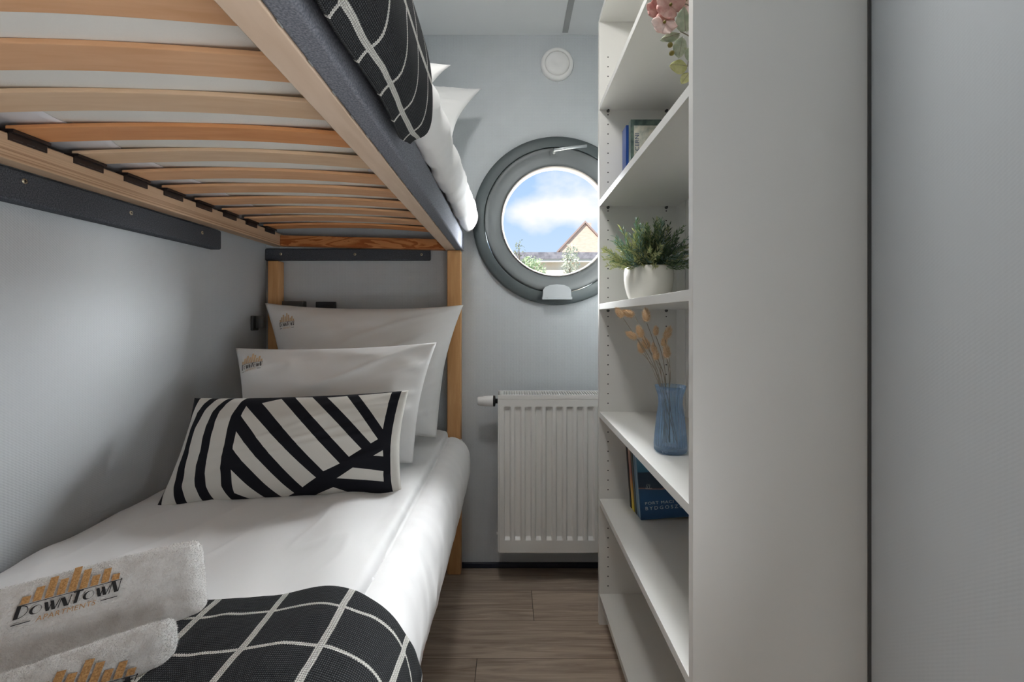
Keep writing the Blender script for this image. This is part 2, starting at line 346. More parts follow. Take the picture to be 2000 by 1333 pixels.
# far wall with a round opening
mb = MB(); n = 96; x0, x1, z0, z1 = XL-.1, XR+.1, -.12, ZC
inner = [(WC.x+WR*math.cos(2*PI*k/n), WC.z+WR*math.sin(2*PI*k/n)) for k in range(n)]
def square_pt(a):
    dx, dz = math.cos(a), math.sin(a); t = 1e9
    if dx > 1e-6: t = min(t, (x1-WC.x)/dx)
    if dx < -1e-6: t = min(t, (x0-WC.x)/dx)
    if dz > 1e-6: t = min(t, (z1-WC.z)/dz)
    if dz < -1e-6: t = min(t, (z0-WC.z)/dz)
    return (WC.x+dx*t, WC.z+dz*t)
angs = sorted([2*PI*k/n for k in range(n)] + [math.atan2(zz-WC.z, xx_-WC.x) % (2*PI) for xx_ in (x0, x1) for zz in (z0, z1)])
ring_in = [(WC.x+WR*math.cos(a), WC.z+WR*math.sin(a)) for a in angs]; ring_out = [square_pt(a) for a in angs]; m_ = len(angs)
for y in (YF, YF+.2):
    for p_ in ring_in: mb.v.append((p_[0], y, p_[1]))
    for p_ in ring_out: mb.v.append((p_[0], y, p_[1]))
for k in range(m_):
    k2 = (k+1) % m_
    mb.f.append((k, k2, m_+k2, m_+k)); mb.f.append((2*m_+k, 3*m_+k, 3*m_+k2, 2*m_+k2))
    mb.f.append((k, 2*m_+k, 2*m_+k2, k2)); mb.f.append((m_+k, m_+k2, 3*m_+k2, 3*m_+k)); mb.m += [0]*4
struct(mb.build('wall_far', M_far, weld=True))
struct(MB().box(XL, XR, YF-.012, YF, 0, .022).build('baseboard_far', M_base, bevel=.003))
struct(MB().box(.227, .250, .2, YF-.02, ZC-.004, ZC).build('trim_1', M_strip))
struct(MB().box(XR-.0045, XR, .7715, .7745, 0, ZC).build('trim_gap_shade', M_greyp))  # dark strip painting the shade in the gap behind the bookcase

# ------------------------------------------------------------------ round window
win = thing('window_1', (WC.x, YF, WC.z), None, None); win['kind'] = 'structure'
def ring(prof, name, m, n=96):   # prof: (radius, distance into the room)
    mb = MB(); mb.lathe([(r_, -d_) for r_, d_ in prof], (WC.x, YF, WC.z), 'Y', n); return mb.build(name, m, win, smooth=True)
fr = ring([(.345, -.15), (.345, .0), (.3575, .0), (.3585, .010), (.3565, .018), (.350, .0225), (.312, .030), (.309, .029), (.3082, .022), (.308, -.15), (.345, -.15)], 'window_frame', M_ring)
sa = ring([(.306, -.03), (.3065, .024), (.304, .030), (.298, .033), (.285, .031), (.262, .020), (.258, .016), (.248, .010), (.239, .004), (.234, -.04), (.306, -.04)], 'window_sash', M_sash)
bd = ring([(.2365, -.02), (.2365, .006), (.234, .008), (.231, .004), (.2285, -.01), (.2285, -.03)], 'glazing_bead', M_trim)
mg_ = bpy.data.materials.new('window glass'); nt, N, L = nodes_of(mg_)
o_ = N.new('ShaderNodeOutputMaterial'); tr = N.new('ShaderNodeBsdfTransparent'); gl = N.new('ShaderNodeBsdfGlossy'); gl.inputs['Roughness'].default_value = .02
fz = N.new('ShaderNodeFresnel'); fz.inputs[0].default_value = 1.08; mxs = N.new('ShaderNodeMixShader'); L.new(fz.outputs[0], mxs.inputs[0]); L.new(tr.outputs[0], mxs.inputs[1]); L.new(gl.outputs[0], mxs.inputs[2]); L.new(mxs.outputs[0], o_.inputs[0])
MB().lathe([(.0001, .012), (.236, .012), (.236, .018), (.0001, .018)], (WC.x, YF, WC.z), 'Y', 64).build('window_pane', mg_, win)
# handle: escutcheon and lever near the top of the sash
yh = YF-.032
hp = MB().box(WC.x-.031, WC.x+.003, yh-.006, yh, WC.z+.268, WC.z+.292).build('handle_plate', M_sash, win, bevel=.005, seg=3)
hn = MB(); hn.lathe([(.007, -.04), (.007, 0)], (WC.x-.014, yh, WC.z+.281), 'Y', 16)
hn.tube([(WC.x-.018, yh-.038, WC.z+.279), (WC.x+.03, yh-.042, WC.z+.286), (WC.x+.118, yh-.040, WC.z+.296)], .0062, 8)
hn.build('window_handle', M_silver, win, smooth=True)
mb = MB(); cx = WC.x-.002; zb = WC.z-.335   # hinge cover: D-shaped cap over a bar
pts = [(-.060, 0), (-.058, .030), (-.05, .042), (-.03, .050), (0, .053), (.03, .050), (.05, .042), (.058, .030), (.060, 0)]
for y in (YF-.052, YF-.018):
    for a_, b_ in pts: mb.v.append((cx+a_, y, zb+.008+b_))
k = len(pts); mb.f.append(tuple(range(k))); mb.f.append(tuple(range(2*k-1, k-1, -1)))
for i in range(k): mb.f.append((i, k+i, k+(i+1) % k, (i+1) % k))
mb.m = [0]*len(mb.f); mb.box(cx-.062, cx+.062, YF-.060, YF-.018, zb-.002, zb+.009)
for s_ in (-1, 1): mb.box(cx+s_*.038-.001, cx+s_*.038+.001, YF-.0615, YF-.05, zb-.002, zb+.009)
mb.build('hinge_cover', M_bracket, win, bevel=.0025)

# ------------------------------------------------------------------ vent on the far wall
v = thing('air_vent', (.206, YF, H+1.085), 'round white air vent disc high on the far wall above the porthole', 'vent')
MB().lathe([(.070, 0), (.070, -.008), (.066, -.016), (.056, -.020), (.052, -.016), (.051, -.006), (.0515, 0)], (.206, YF, H+1.085), 'Y', 48).build('vent_rim', M_plastic, v, smooth=True)
MB().lathe([(.053, -.006), (.050, -.016), (.044, -.021), (.022, -.024), (.012, -.020), (.0001, -.019)], (.206, YF, H+1.085), 'Y', 48).build('vent_disc', M_plastic, v, smooth=True)

# ------------------------------------------------------------------ radiator
RX0, RX1, RY0, RY1, RZ0, RZ1 = -.0445, .46, 1.80, 1.905, H-.93, H-.303
rad = thing('radiator', ((RX0+RX1)/2, 1.85, RZ0), 'white ribbed panel radiator on the far wall under the porthole', 'radiator')
PIT = .0413; first = RX0+.0275; nr = 11; zt, zb2 = RZ1-.048, RZ0+.050
xs = [RX0+.008]; 
for k in range(nr):
    a = first+k*PIT-.0035
    xs += [a, a+.005, a+.0235, a+.0285]
xs.append(RX1-.008)
zs = [RZ0+.006, zb2, zb2+.012, zt-.010, zt, RZ1-.018]
def rdepth(i, j):
    inx = (i >= 1 and i < len(xs)-1 and (i-1) % 4 in (1, 2)); inz = j in (2, 3)
    return .011 if (inx and inz) else 0
mb = MB()
for j, z in enumerate(zs):
    for i, x in enumerate(xs): mb.v.append((x, RY0+rdepth(i, j), z))
nx = len(xs)
for j in range(len(zs)-1):
    for i in range(nx-1): mb.f.append((j*nx+i, j*nx+i+1, (j+1)*nx+i+1, (j+1)*nx+i)); mb.m.append(0)
mb.box(RX0+.008, RX1-.008, RY0+.014, RY0+.02, RZ0+.006, RZ1-.018)
mb.build('front_panel', M_enamel, rad, bevel=.0022, seg=3)
MB().box(RX0+.006, RX1-.006, RY1-.02, RY1-.006, RZ0+.006, RZ1-.018).build('rear_panel', M_enamel, rad)
mb = MB(); mb.box(RX0, RX1, RY0-.001, RY0+.010, RZ1-.018, RZ1-.001); mb.box(RX0, RX1, RY1-.012, RY1, RZ1-.014, RZ1)
nsl = 45
for k in range(nsl+1):
    x = RX0+.02+k*(RX1-RX0-.04)/nsl; mb.box(x-.0019, x+.0019, RY0+.008, RY1-.01, RZ1-.006, RZ1-.001)
mb.box(RX0, RX0+.02, RY0+.008, RY1-.01, RZ1-.01, RZ1-.001); mb.box(RX1-.02, RX1, RY0+.008, RY1-.01, RZ1-.01, RZ1-.001)
mb.build('top_grille', M_enamel, rad, bevel=.001)
for s_, x in ((0, RX0), (1, RX1-.008)):
    MB().box(x, x+.008, RY0, RY1, RZ0, RZ1-.001).build('side_panel', M_enamel, rad, bevel=.002)
MB().box(RX0, RX1, RY0, RY0+.012, RZ0, RZ0+.008).build('bottom_edge', M_enamel, rad, bevel=.002)
vz = H-.337; vy = 1.85
tv = MB().lathe([(.0001, -.128), (.014, -.128), (.017, -.124), (.0185, -.106), (.020, -.104), (.0215, -.085), (.0225, -.066), (.019, -.062), (.0001, -.062)], (0, vy, vz), 'X', 24,
     rfun=lambda a, h: 1+(.05*math.sin(12*a) if h < -.1 else 0)).build('thermostat_head', M_plastic, rad, smooth=True)
MB().lathe([(.0001, -.064), (.022, -.064), (.022, -.056), (.010, -.054), (.010, -.042), (.0001, -.042)], (0, vy, vz), 'X', 20).build('valve_collar', M_black, rad, smooth=True)
mb = MB()
for x in (-.018, .022):
    mb.lathe([(.0001, 0), (.009, 0), (.009, -.012), (.007, -.014), (.007, -.024), (.0001, -.024)], (x+.006, 1.85, RZ0+.002), 'Z', 14)
mb.tube([(-.012, 1.85, RZ0-.008), (.028, 1.85, RZ0-.008)], .004, 8)
mb.build('pipe_fitting', M_metal, rad, smooth=True)
for x in (.05, .36): MB().box(x, x+.03, RY1-.006, YF, RZ0+.1, RZ1-.05).build('wall_bracket', M_enamel, rad)
MB().lathe([(.0001, -.05), (.006, -.05), (.006, -.04), (.0001, -.04)], (0, 1.85, RZ0+.055), 'X', 12).build('bleed_plug', M_enamel, rad)

# ------------------------------------------------------------------ bookcase
BX0, BX1, BY0, BY1, BZ = .313, .613, .775, 1.598, 2.105
bc = thing('bookcase', ((BX0+BX1)/2, (BY0+BY1)/2, 0), 'tall white open bookcase standing against the right wall', 'bookcase')
MB().box(BX0, BX1, BY0, BY0+.018, 0, BZ).build('side_panel', M_white, bc, bevel=.0008)
mb = MB().box(BX0, BX1, BY1-.018, BY1, 0, BZ); mb.build('side_panel', M_white, bc, bevel=.0008)
mb = MB().box(BX1-.031, BX1-.027, BY0+.018, BY1-.018, .05, BZ-.01)
mb.build('back_panel', M_whiteback, bc)
MB().box(BX1-.0335, BX1-.031, BY1-.10, BY1-.096, .05, BZ-.02).build('back_panel_joint', M_whiteback, bc)
shelves = {'A': (1.029, 1.047), 'B': (.723, .741), 'C': (.388, .408), 'D': (.030, .050), 'E': (-.344, -.3245), 'F': (-.647, -.627), 'G': (-.977, -.957)}
for k, (a_, b_) in shelves.items():
    MB().box(BX0+.001, BX1-.031, BY0+.018, BY1-.018, H+a_, H+b_).build('shelf', M_white, bc, bevel=.0008)
MB().box(BX0+.035, BX0+.05, BY0+.018, BY1-.018, 0, H-.977).build('kickboard', M_white, bc)
mb = MB(); zsh = [x for pr in shelves.values() for x in pr]
z = H-.93
while z < BZ-.1:
    if not any(a_-.012 < z-H < b_+.012 for a_, b_ in shelves.values()) and not (.40 > z-H > .62):
        for x in (.344, .546):
            mb.lathe([(.0001, -.0004), (.0022, -.0004), (.0024, .0001)], (x, BY1-.018, z), 'Y', 10)
            mb.lathe([(.0001, .0004), (.0022, .0004), (.0024, -.0001)], (x, BY0+.018, z), 'Y', 10)
    z += .0334
q = mb.build('peg_hole', M_hole, bc); q['kind'] = 'stuff'
for k in ('B', 'C', 'D', 'E', 'F'):
    for x in (.344, .546):
        mb = MB().lathe([(.0001, -.009), (.0035, -.009), (.0035, 0)], (x, BY1-.018, H+shelves[k][0]-.0036), 'Y', 10)
        mb.lathe([(.0001, -.002), (.0055, -.002), (.0055, 0)], (x, BY1-.018, H+shelves[k][0]-.0036), 'Y', 10)
        mb.build('shelf_pin', M_greyp, bc)

# ------------------------------------------------------------------ text to mesh
def text_polys(txt, size=1.0, spacing=1.0):
    cu = bpy.data.curves.new('t', 'FONT'); cu.body = txt; cu.size = size; cu.space_character = spacing; cu.resolution_u = 4
    o = bpy.data.objects.new('t', cu); C.objects.link(o)
    me = bpy.data.meshes.new_from_object(o.evaluated_get(bpy.context.evaluated_depsgraph_get()))
    r_ = [[(me.vertices[i].co.x, me.vertices[i].co.y) for i in p_.vertices] for p_ in me.polygons]
    bpy.data.objects.remove(o); bpy.data.curves.remove(cu); bpy.data.meshes.remove(me)
    if r_:
        xs_ = [p_[0] for f_ in r_ for p_ in f_]; mn, mx_ = min(xs_), max(xs_)
        ys_ = [p_[1] for f_ in r_ for p_ in f_]; yn = min(ys_); hh = max(ys_)-yn
        r_ = [[((x_-mn)/(mx_-mn), (y_-yn)/hh) for x_, y_ in f_] for f_ in r_]   # unit box
    return r_
def deco_word():
    """DOWNTOWN in thick-and-thin letters, each in a unit box, laid out over width 1"""
    th = .055
    def bar(x0, y0, x1, y1, w_): return [[(x0, y0), (x0+w_, y0), (x1+w_, y1), (x1, y1)]]
    def ringp(cx, cy, rx, ry, ix, irx, iry, a0, a1, n=20):
        o = []
        for k in range(n):
            a, b_ = a0+(a1-a0)*k/n, a0+(a1-a0)*(k+1)/n
            o.append([(cx+rx*math.cos(a), cy+ry*math.sin(a)), (cx+rx*math.cos(b_), cy+ry*math.sin(b_)), (ix+irx*math.cos(b_), cy+iry*math.sin(b_)), (ix+irx*math.cos(a), cy+iry*math.sin(a))])
        return o
    G = {
     'D': bar(0, 0, 0, 1, .34)+ringp(.30, .5, .66, .5, .30, .60, .44, -PI/2, PI/2),
     'O': ringp(.5, .5, .48, .46, .60, .33, .40, 0, 2*PI, 28),
     'W': bar(.28, 0, 0, 1, .24)+bar(.40, 0, .52, 1, .07)+bar(.66, 0, .40, 1, .24)+bar(.80, 0, 1.0, 1, .07),
     'N': bar(.0, 0, .06, 1, .08)+bar(.52, 0, .04, 1, .36)+bar(.82, 0, .88, 1.12, .08),
     'T': bar(.26, 0, .30, 1, .36)+[[(-.02, .92), (1.0, .92), (1.0, 1.04), (-.02, 1.04)]]}
    wd = {'D': 1.0, 'O': .95, 'W': 1.15, 'N': .95, 'T': .8}
    tot = sum(wd[c_] for c_ in 'DOWNTOWN')+7*.06; x = 0; res = []
    for i, c_ in enumerate('DOWNTOWN'):
        hh = 1.12 if i in (0, 4, 7) else .86
        for pl in G[c_]: res.append([((x+a_*wd[c_])/tot, b_*hh) for a_, b_ in pl])
        x += wd[c_]+.06
    return res
APT = text_polys('APARTMENTS', 1, 1.1)
DECO = deco_word()
def logo(name, fn, parent, shear=.22, golds=(None, None)):
    """fn(x, y): x 0..1 along the logo, y -.2..+.5 -> 3D point"""
    mb = MB()
    def addp(pl, mi): mb.poly([fn(a_+shear*b_, b_) for a_, b_ in pl], mi)
    hs = [.10, .19, .285, .22, .345, .275, .15, .21, .09]
    for k, h_ in enumerate(hs):
        x = .02+k*.108; y0 = .215
        nseg = 3
        for j in range(nseg):
            addp([(x, y0+h_*j/nseg), (x+.078, y0+h_*j/nseg), (x+.078, y0+h_*(j+1)/nseg), (x, y0+h_*(j+1)/nseg)], 0)
        for j in range(1, 3):   # window columns in the embroidery
            pass
    for j in range(8): addp([(j/8, .196), ((j+1)/8, .196), ((j+1)/8, .206), (j/8, .206)], 1)
    for pl in DECO: addp([(a_, b_*.15+.03) for a_, b_ in pl], 1)
    for pl in APT: addp([(.22+a_*.55, -.075+b_*.07) for a_, b_ in pl], 0)
    for a0 in (0, .82): addp([(a0, -.047), (a0+.17, -.047), (a0+.17, -.035), (a0, -.035)], 1)
    o = mb.build(name, [golds[0] or M_gold, M_ink], parent)
    return o

# ------------------------------------------------------------------ pillows
def pillow(name, cs, T, label, material, pinch=.07, seed=0, wr=.006, bulge_front=1.0, group=None, nu=70, nv=54, cat='pillow', uvs=False, droop=0, twist=None):
    """cs = BL, BR, TL, TR world corners, front normal faces (BR-BL)x(TL-BL)"""
    BL, BR, TL, TR = [Vector(c_) for c_ in cs]
    n0 = (BR-BL).cross(TL-BL).normalized()   # towards the room for corners given left-to-right, bottom-to-top seen from camera
    def S(u, v, side=1, off=0):
        uu = u*(1-pinch*(1-abs(v)**1.7)*abs(u)**2)
        vv = v*(1-pinch*1.1*(1-abs(u)**2.4)*abs(v)**2)
        a, b_ = (uu+1)/2, (vv+1)/2
        p_ = (BL*(1-a)+BR*a)*(1-b_)+(TL*(1-a)+TR*a)*b_
        f = (max(0, 1-abs(u)**2.6)**.62)*(max(0, 1-abs(v)**2.4)**.62)
        edge = min(1-abs(u), 1-abs(v)); wm = ss(0, .12, edge)*(.35+.65*f)
        # creases radiating from the corners
        cr_ = 0
        for k, (cu, cv) in enumerate(((-1, -1), (1, -1), (-1, 1), (1, 1))):
            d = math.hypot(u-cu, (v-cv)*.8); an = math.atan2(v-cv, u-cu)
            cr_ += math.sin(an*9+seed+k*2+3*fbm(u, v, seed))*math.exp(-(d/.75)**2)*(d/.75)
        wv = fbm(u*1.6+seed, v*1.6, seed*1.3)*1.2+1.0*max(0, 1-abs(fbm(u*2.0-v*3.4+seed, v*.6+u*.6, seed*2))*3)**2*(.4+.6*ss(-.5, .8, u))+fbm(u*3.5, v*5+seed, seed)*.5+cr_*.45
        t_ = T*.5*f*(bulge_front if side > 0 else 1)+wr*wv*wm
        q_ = p_+n0*(side*t_+off)
        q_.z -= droop*(1-u*u)*max(0, v)
        return q_
    o = MB()
    uvf = lambda u, v: ((u+1)/2, (v+1)/2)
    o.grid(lambda u, v: S(u, v, 1), nu, nv, -1, 1, -1, 1, uvf=uvf)
    o.grid(lambda u, v: S(u, v, -1), nu, nv, -1, 1, -1, 1, flip=True, uvf=uvf)
    ob = o.build(name, material, None, smooth=True, weld=True)
    tag(ob, label, cat, group)
    return ob, S

# lower bed, in front of the far posts
ZB = H-.475
rear, S_rear = pillow('pillow', (P(560, 868, 1.60), P(852, 856, 1.60), P(517, 592, 1.80), P(905, 596, 1.80)), .15,
    'rear white pillow with small logo, propped against the far wall on the lower bed', M_linen2, pinch=.075, seed=3.1, wr=.012)
mid, S_mid = pillow('pillow', (P(468, 930, 1.36), P(806, 906, 1.37), P(460, 680, 1.52), P(853, 669, 1.53)), .15,
    'middle white pillow with gold and black logo, right behind the striped cushion', M_linen2, pinch=.06, seed=8.4, wr=.013)
def pl_logo(S, u0, v0, du, dv, rot, parent):
    def fn(x, y):
        c_, s_ = math.cos(rot), math.sin(rot); X, Y = x*du, y*dv
        return S(u0+X*c_-Y*s_*du/dv*.5, v0+X*s_*1.6+Y*c_, 1, .0012)
    return logo('embroidered_logo', fn, parent, .20, (M_gold2, None))
pl_logo(S_rear, -.875, .57, .185, .42, .06, rear)
pl_logo(S_mid, -.94, .56, .265, .50, .07, mid)

# striped cushion pattern: convex white patches over black, traced in the cushion's own square
CC = dict(TL=(232, 634), TR=(1445, 588), BR=(1408, 1168), BL=(12, 1258))
def inv_bil(x, y):
    u = v = .5
    for _ in range(30):
        ex = (CC['BL'][0]*(1-u)+CC['BR'][0]*u)*(1-v)+(CC['TL'][0]*(1-u)+CC['TR'][0]*u)*v-x
        ey = (CC['BL'][1]*(1-u)+CC['BR'][1]*u)*(1-v)+(CC['TL'][1]*(1-u)+CC['TR'][1]*u)*v-y
        dxu = (CC['BR'][0]-CC['BL'][0])*(1-v)+(CC['TR'][0]-CC['TL'][0])*v; dxv = (CC['TL'][0]-CC['BL'][0])*(1-u)+(CC['TR'][0]-CC['BR'][0])*u
        dyu = (CC['BR'][1]-CC['BL'][1])*(1-v)+(CC['TR'][1]-CC['TL'][1])*v; dyv = (CC['TL'][1]-CC['BL'][1])*(1-u)+(CC['TR'][1]-CC['BR'][1])*u
        det = dxu*dyv-dxv*dyu; u -= (ex*dyv-ey*dxv)/det; v -= (ey*dxu-ex*dyu)/det
    return u, v
WP = [[(560,705),(542,770),(860,1155),(942,1105)], [(648,682),(745,648),(1083,1030),(990,1070)], [(820,633),(912,633),(1208,950),(1140,993)],
      [(1003,640),(1108,630),(1303,893),(1265,917)], [(1172,622),(1352,600),(1330,832)], [(520,868),(505,960),(730,1215),(800,1188)],
      [(487,1072),(480,1190),(540,1218),(632,1220)], [(1280,982),(1330,953),(1330,982)], [(1062,1106),(1155,1050),(1322,1060),(1316,1112)],
      [(905,1200),(1030,1155),(1100,1176),(1085,1195)], [(1412,560),(1460,560),(1420,1200),(1362,1200),(1362,1105)],
      ]
ys_ = (60, 300, 500, 700, 900, 1100, 1330)
for le, ri in (((540, 425, 345, 262, 175, 105, 90), (665, 490, 395, 335, 270, 230, 262)), ((765, 590, 480, 425, 385, 357, 390), (865, 700, 625, 575, 525, 508, 560)), ((930, 790, 735, 685, 655, 640, 700), (1050, 945, 895, 860, 820, 800, 870))):
    for k in range(6):
        WP.append([(x_*.5218, 579.6+.5218*y_) for x_, y_ in ((le[k], ys_[k]), (ri[k], ys_[k]), (ri[k+1], ys_[k+1]), (le[k+1], ys_[k+1]))])
M_cush = mat('black and white printed cotton', (.02, .02, .02), .8, spec=.2); nt, N, L, b = parts_of(M_cush)
t = N.new('ShaderNodeUVMap'); add1 = N.new('ShaderNodeVectorMath'); add1.operation = 'ADD'; add1.inputs[1].default_value = (0, 0, 1); L.new(t.outputs[0], add1.inputs[0])
acc = None
for pl in WP:
    q = [inv_bil(*p_) for p_ in pl]; ar = sum(q[i][0]*q[(i+1) % len(q)][1]-q[(i+1) % len(q)][0]*q[i][1] for i in range(len(q)))
    if ar < 0: q = q[::-1]
    cur = None
    for i in range(len(q)):
        (ax, ay), (bx_, by_) = q[i], q[(i+1) % len(q)]; l_ = math.hypot(bx_-ax, by_-ay)
        nx_, ny_ = -(by_-ay)/l_, (bx_-ax)/l_
        d = N.new('ShaderNodeVectorMath'); d.operation = 'DOT_PRODUCT'; L.new(add1.outputs[0], d.inputs[0]); d.inputs[1].default_value = (nx_, ny_, -(nx_*ax+ny_*ay))
        cur = d.outputs['Value'] if cur is None else mth(N, L, 'MINIMUM', cur, d.outputs['Value'])
    acc = cur if acc is None else mth(N, L, 'MAXIMUM', acc, cur)
msk = mth(N, L, 'GREATER_THAN', acc, -.0015)
mx = N.new('ShaderNodeMix'); mx.data_type = 'RGBA'; L.new(msk, mx.inputs[0]); mx.inputs[6].default_value = (.0075, .008, .012, 1); mx.inputs[7].default_value = (.66, .645, .60, 1); L.new(mx.outputs[2], b.inputs['Base Color'])
nn = N.new('ShaderNodeTexNoise'); nn.inputs['Scale'].default_value = 220; L.new(t.outputs[0], nn.inputs[0]); bu = N.new('ShaderNodeBump'); bu.inputs['Strength'].default_value = .12; bu.inputs['Distance'].default_value = .001; L.new(nn.outputs[0], bu.inputs['Height']); L.new(bu.outputs[0], b.inputs['Normal'])
cush, S_c = pillow('striped_cushion', (P(304, 994, 1.17), P(785, 965, 1.20), P(380, 778, 1.30), P(798, 763, 1.32)), .13,
    'oblong cushion with black and white stripes, frontmost on the lower bed', M_cush, pinch=.05, seed=5.2, wr=.006, cat='cushion', nu=90, nv=60)

# ------------------------------------------------------------------ bunk bed
bed = thing('bunk_bed', (-.6, .95, 0), 'pine bunk bed with grey upholstered rail and slatted upper base', 'bunk bed')
def tz(x, z): return H+z-.025*(x+.6)
def tilt(o_mb):
    o_mb.v = [(x, y, z-.025*(x+.6)) for x, y, z in o_mb.v]; return o_mb
BY_N, BY_F = -.16, 1.935
tilt(MB().box(-1.0, -.955, BY_N, BY_F, H+.294, H+.345)).build('side_rail', M_ply, bed, bevel=.002)
tilt(MB().box(-.266, -.2245, BY_N, BY_F, H+.294, H+.365)).build('side_rail', M_railw, bed, bevel=.002)
o = tilt(MB().box(-.2243, -.191, BY_N, BY_F, H+.294, H+.372)).build('upholstered_board', M_fabric, bed, bevel=.006, seg=3)
tag(o, 'grey fabric covered rail board')
mb = MB()
for k in range(30):   # staples along the underside of the fabric edge
    y = BY_N+.05+k*.068; mb.box(-.2215, -.2205, y, y+.011, H+.2932, H+.2945)
tilt(mb).build('staple', M_silver, bed)['kind'] = 'stuff'
tilt(MB().box(-.955, -.266, 1.898, 1.93, H+.294, H+.338)).build('cross_rail', M_pine, bed, bevel=.002)
tilt(MB().box(-.955, -.266, BY_N, BY_N+.032, H+.294, H+.338)).build('cross_rail', M_pine, bed, bevel=.002)
slat_c = [.642+.1305*k for k in range(-5, 10)]
for i, c_ in enumerate(slat_c):
    mb = MB(); n = 24; yw = .034
    for k in range(n+1):
        x = -.962+(.962-.25)*k/n; s_ = k/n; ar = .014*math.sin(PI*s_)
        zb_ = H+.352+ar-.025*(x+.6)
        jit = .0012*math.sin(i*1.7+k*.3)
        for (dy, dz) in ((-yw, 0), (yw, 0), (yw, .008), (-yw, .008)): mb.v.append((x, c_+dy+jit, zb_+dz))
    for k in range(n):
        for q in range(4): mb.f.append((4*k+q, 4*k+(q+1) % 4, 4*k+4+(q+1) % 4, 4*k+4+q)); mb.m.append(0)
    mb.f.append((0, 3, 2, 1)); mb.f.append((4*n, 4*n+1, 4*n+2, 4*n+3)); mb.m += [0, 0]
    mb.build('slat', M_slats[[0, 1, 0, 0, 0, 0, 2, 1, 2, 0, 0, 0, 0, 0, 1][i]], bed, bevel=.002, weld=True)
for c_ in slat_c:
    for side in (0, 1):
        mb = MB()
        if side == 0:
            mb.box(-.9585, -.952, c_-.036, c_+.036, H+.3315, H+.349); mb.box(-.975, -.944, c_-.036, c_+.036, H+.3465, H+.3525)
            mb.box(-.9515, -.9510, c_-.03, c_-.012, H+.3345, H+.3355, 1); mb.box(-.9515, -.9510, c_-.004, c_+.010, H+.3345, H+.3355, 1); mb.box(-.9515, -.9510, c_+.015, c_+.030, H+.3345, H+.3355, 1)
        else:
            mb.box(-.272, -.2665, c_-.036, c_+.036, H+.338, H+.362); mb.box(-.285, -.268, c_-.036, c_+.036, H+.361, H+.367)
        tilt(mb).build('slat_holder', [M_brownp, M_greyp], bed)
# posts
for (xa, xb, ya) in ((-1.0, -.955, 1.885), (-.257, -.200, 1.888)):
    top = H+.299-.025*(xa+.6) if xa < -.5 else tz(-.23, .292)
    if xa < -.5: top = H+.238
    mb = MB().box(xa, xb, ya, ya+.05, 0, top); o = mb.build('post', M_post, bed, bevel=.004)
for (xa, xb) in ((-1.0, -.955), (-.257, -.200)):
    MB().box(xa, xb, BY_N, BY_N+.05, 0, tz(-.23, .292) if xa > -.5 else H+.30).build('post', M_post, bed, bevel=.004)
# lower frame
MB().box(-1.0, -.975, BY_N+.05, 1.885, .20, .32).build('lower_rail', M_post2, bed, bevel=.003)
MB().box(-.245, -.220, BY_N+.05, 1.888, .20, .32).build('lower_rail', M_post2, bed, bevel=.003)
mb = MB()
for c_ in slat_c: MB().box(-.98, -.24, c_-.034, c_+.034, .322, .33).build('lower_slat', M_slats[0], bed)

# cloth covered battens screwed to the walls
def batten(x0, x1, y0, y1, z0, z1, label, screws, axis):
    cx_, cy_ = (x0+x1)/2, (y0+y1)/2
    t_ = thing('wall_batten', (cx_, cy_, z0), label, 'batten')
    MB().box(x0, x1, y0, y1, z0, z1).build('board', M_batten, t_, bevel=.006, seg=3)
    for (a_, z_) in screws:
        mb = MB(); c0 = (x1, a_, z_) if axis == 'X' else (a_, y0, z_); sg = 1 if axis == 'X' else -1
        mb.lathe([(.0001, sg*.0016), (.0035, sg*.0018), (.0056, sg*.0004), (.0056, -sg*.001)], c0, axis, 16)
        for (l_, w_) in ((.003, .0008), (.0008, .003)):
            if axis == 'X': mb.box(c0[0]+.0012, c0[0]+.0022, a_-l_, a_+l_, z_-w_, z_+w_, 1)
            else: mb.box(a_-l_, a_+l_, c0[1]-.0022, c0[1]-.0012, z_-w_, z_+w_, 1)
        mb.build('screw', [M_brass, M_dark], t_)
batten(XL, -1.0, -.1, 1.585, H+.238, H+.3035, 'long charcoal cloth covered batten screwed to the left wall under the upper bunk', [(.94, H+.283), (1.205, H+.279), (1.485, H+.279), (.55, H+.28), (.2, H+.28)], 'X')
batten(XL+.001, -.334, 1.936, YF, H+.245, H+.297, 'short charcoal cloth covered batten screwed to the far wall under the upper bunk', [(-.97, H+.273), (-.655, H+.272), (-.372, H+.271)], 'Y')

# ------------------------------------------------------------------ bedding
def resample(pts, n):
    pts = [Vector((a_, b_)) for a_, b_ in pts]; m = len(pts); dense = []
    for i in range(m-1):
        p0, p1, p2, p3 = pts[max(i-1, 0)], pts[i], pts[i+1], pts[min(i+2, m-1)]
        for k in range(12):
            t_ = k/12; dense.append(.5*((2*p1)+(p2-p0)*t_+(2*p0-5*p1+4*p2-p3)*t_*t_+(3*p1-p0-3*p2+p3)*t_**3))
    dense.append(pts[-1]); L_ = [0]
    for i in range(1, len(dense)): L_.append(L_[-1]+(dense[i]-dense[i-1]).length)
    return dense, L_
class Profile:
    def __init__(s, pts): s.d, s.l = resample(pts, 0); s.total = s.l[-1]
    def at(s, a):
        a = max(0, min(s.total, a)); lo, hi = 0, len(s.l)-1
        while hi-lo > 1:
            mid_ = (lo+hi)//2
            if s.l[mid_] <= a: lo = mid_
            else: hi = mid_
        t_ = (a-s.l[lo])/max(1e-9, s.l[hi]-s.l[lo]); p_ = s.d[lo].lerp(s.d[hi], t_); d = (s.d[hi]-s.d[lo]).normalized()
        return p_, Vector((-d.y, d.x))
    def s_of_x(s, x):
        for i in range(1, len(s.d)):
            if s.d[i].x >= x: return s.l[i]
        return s.total
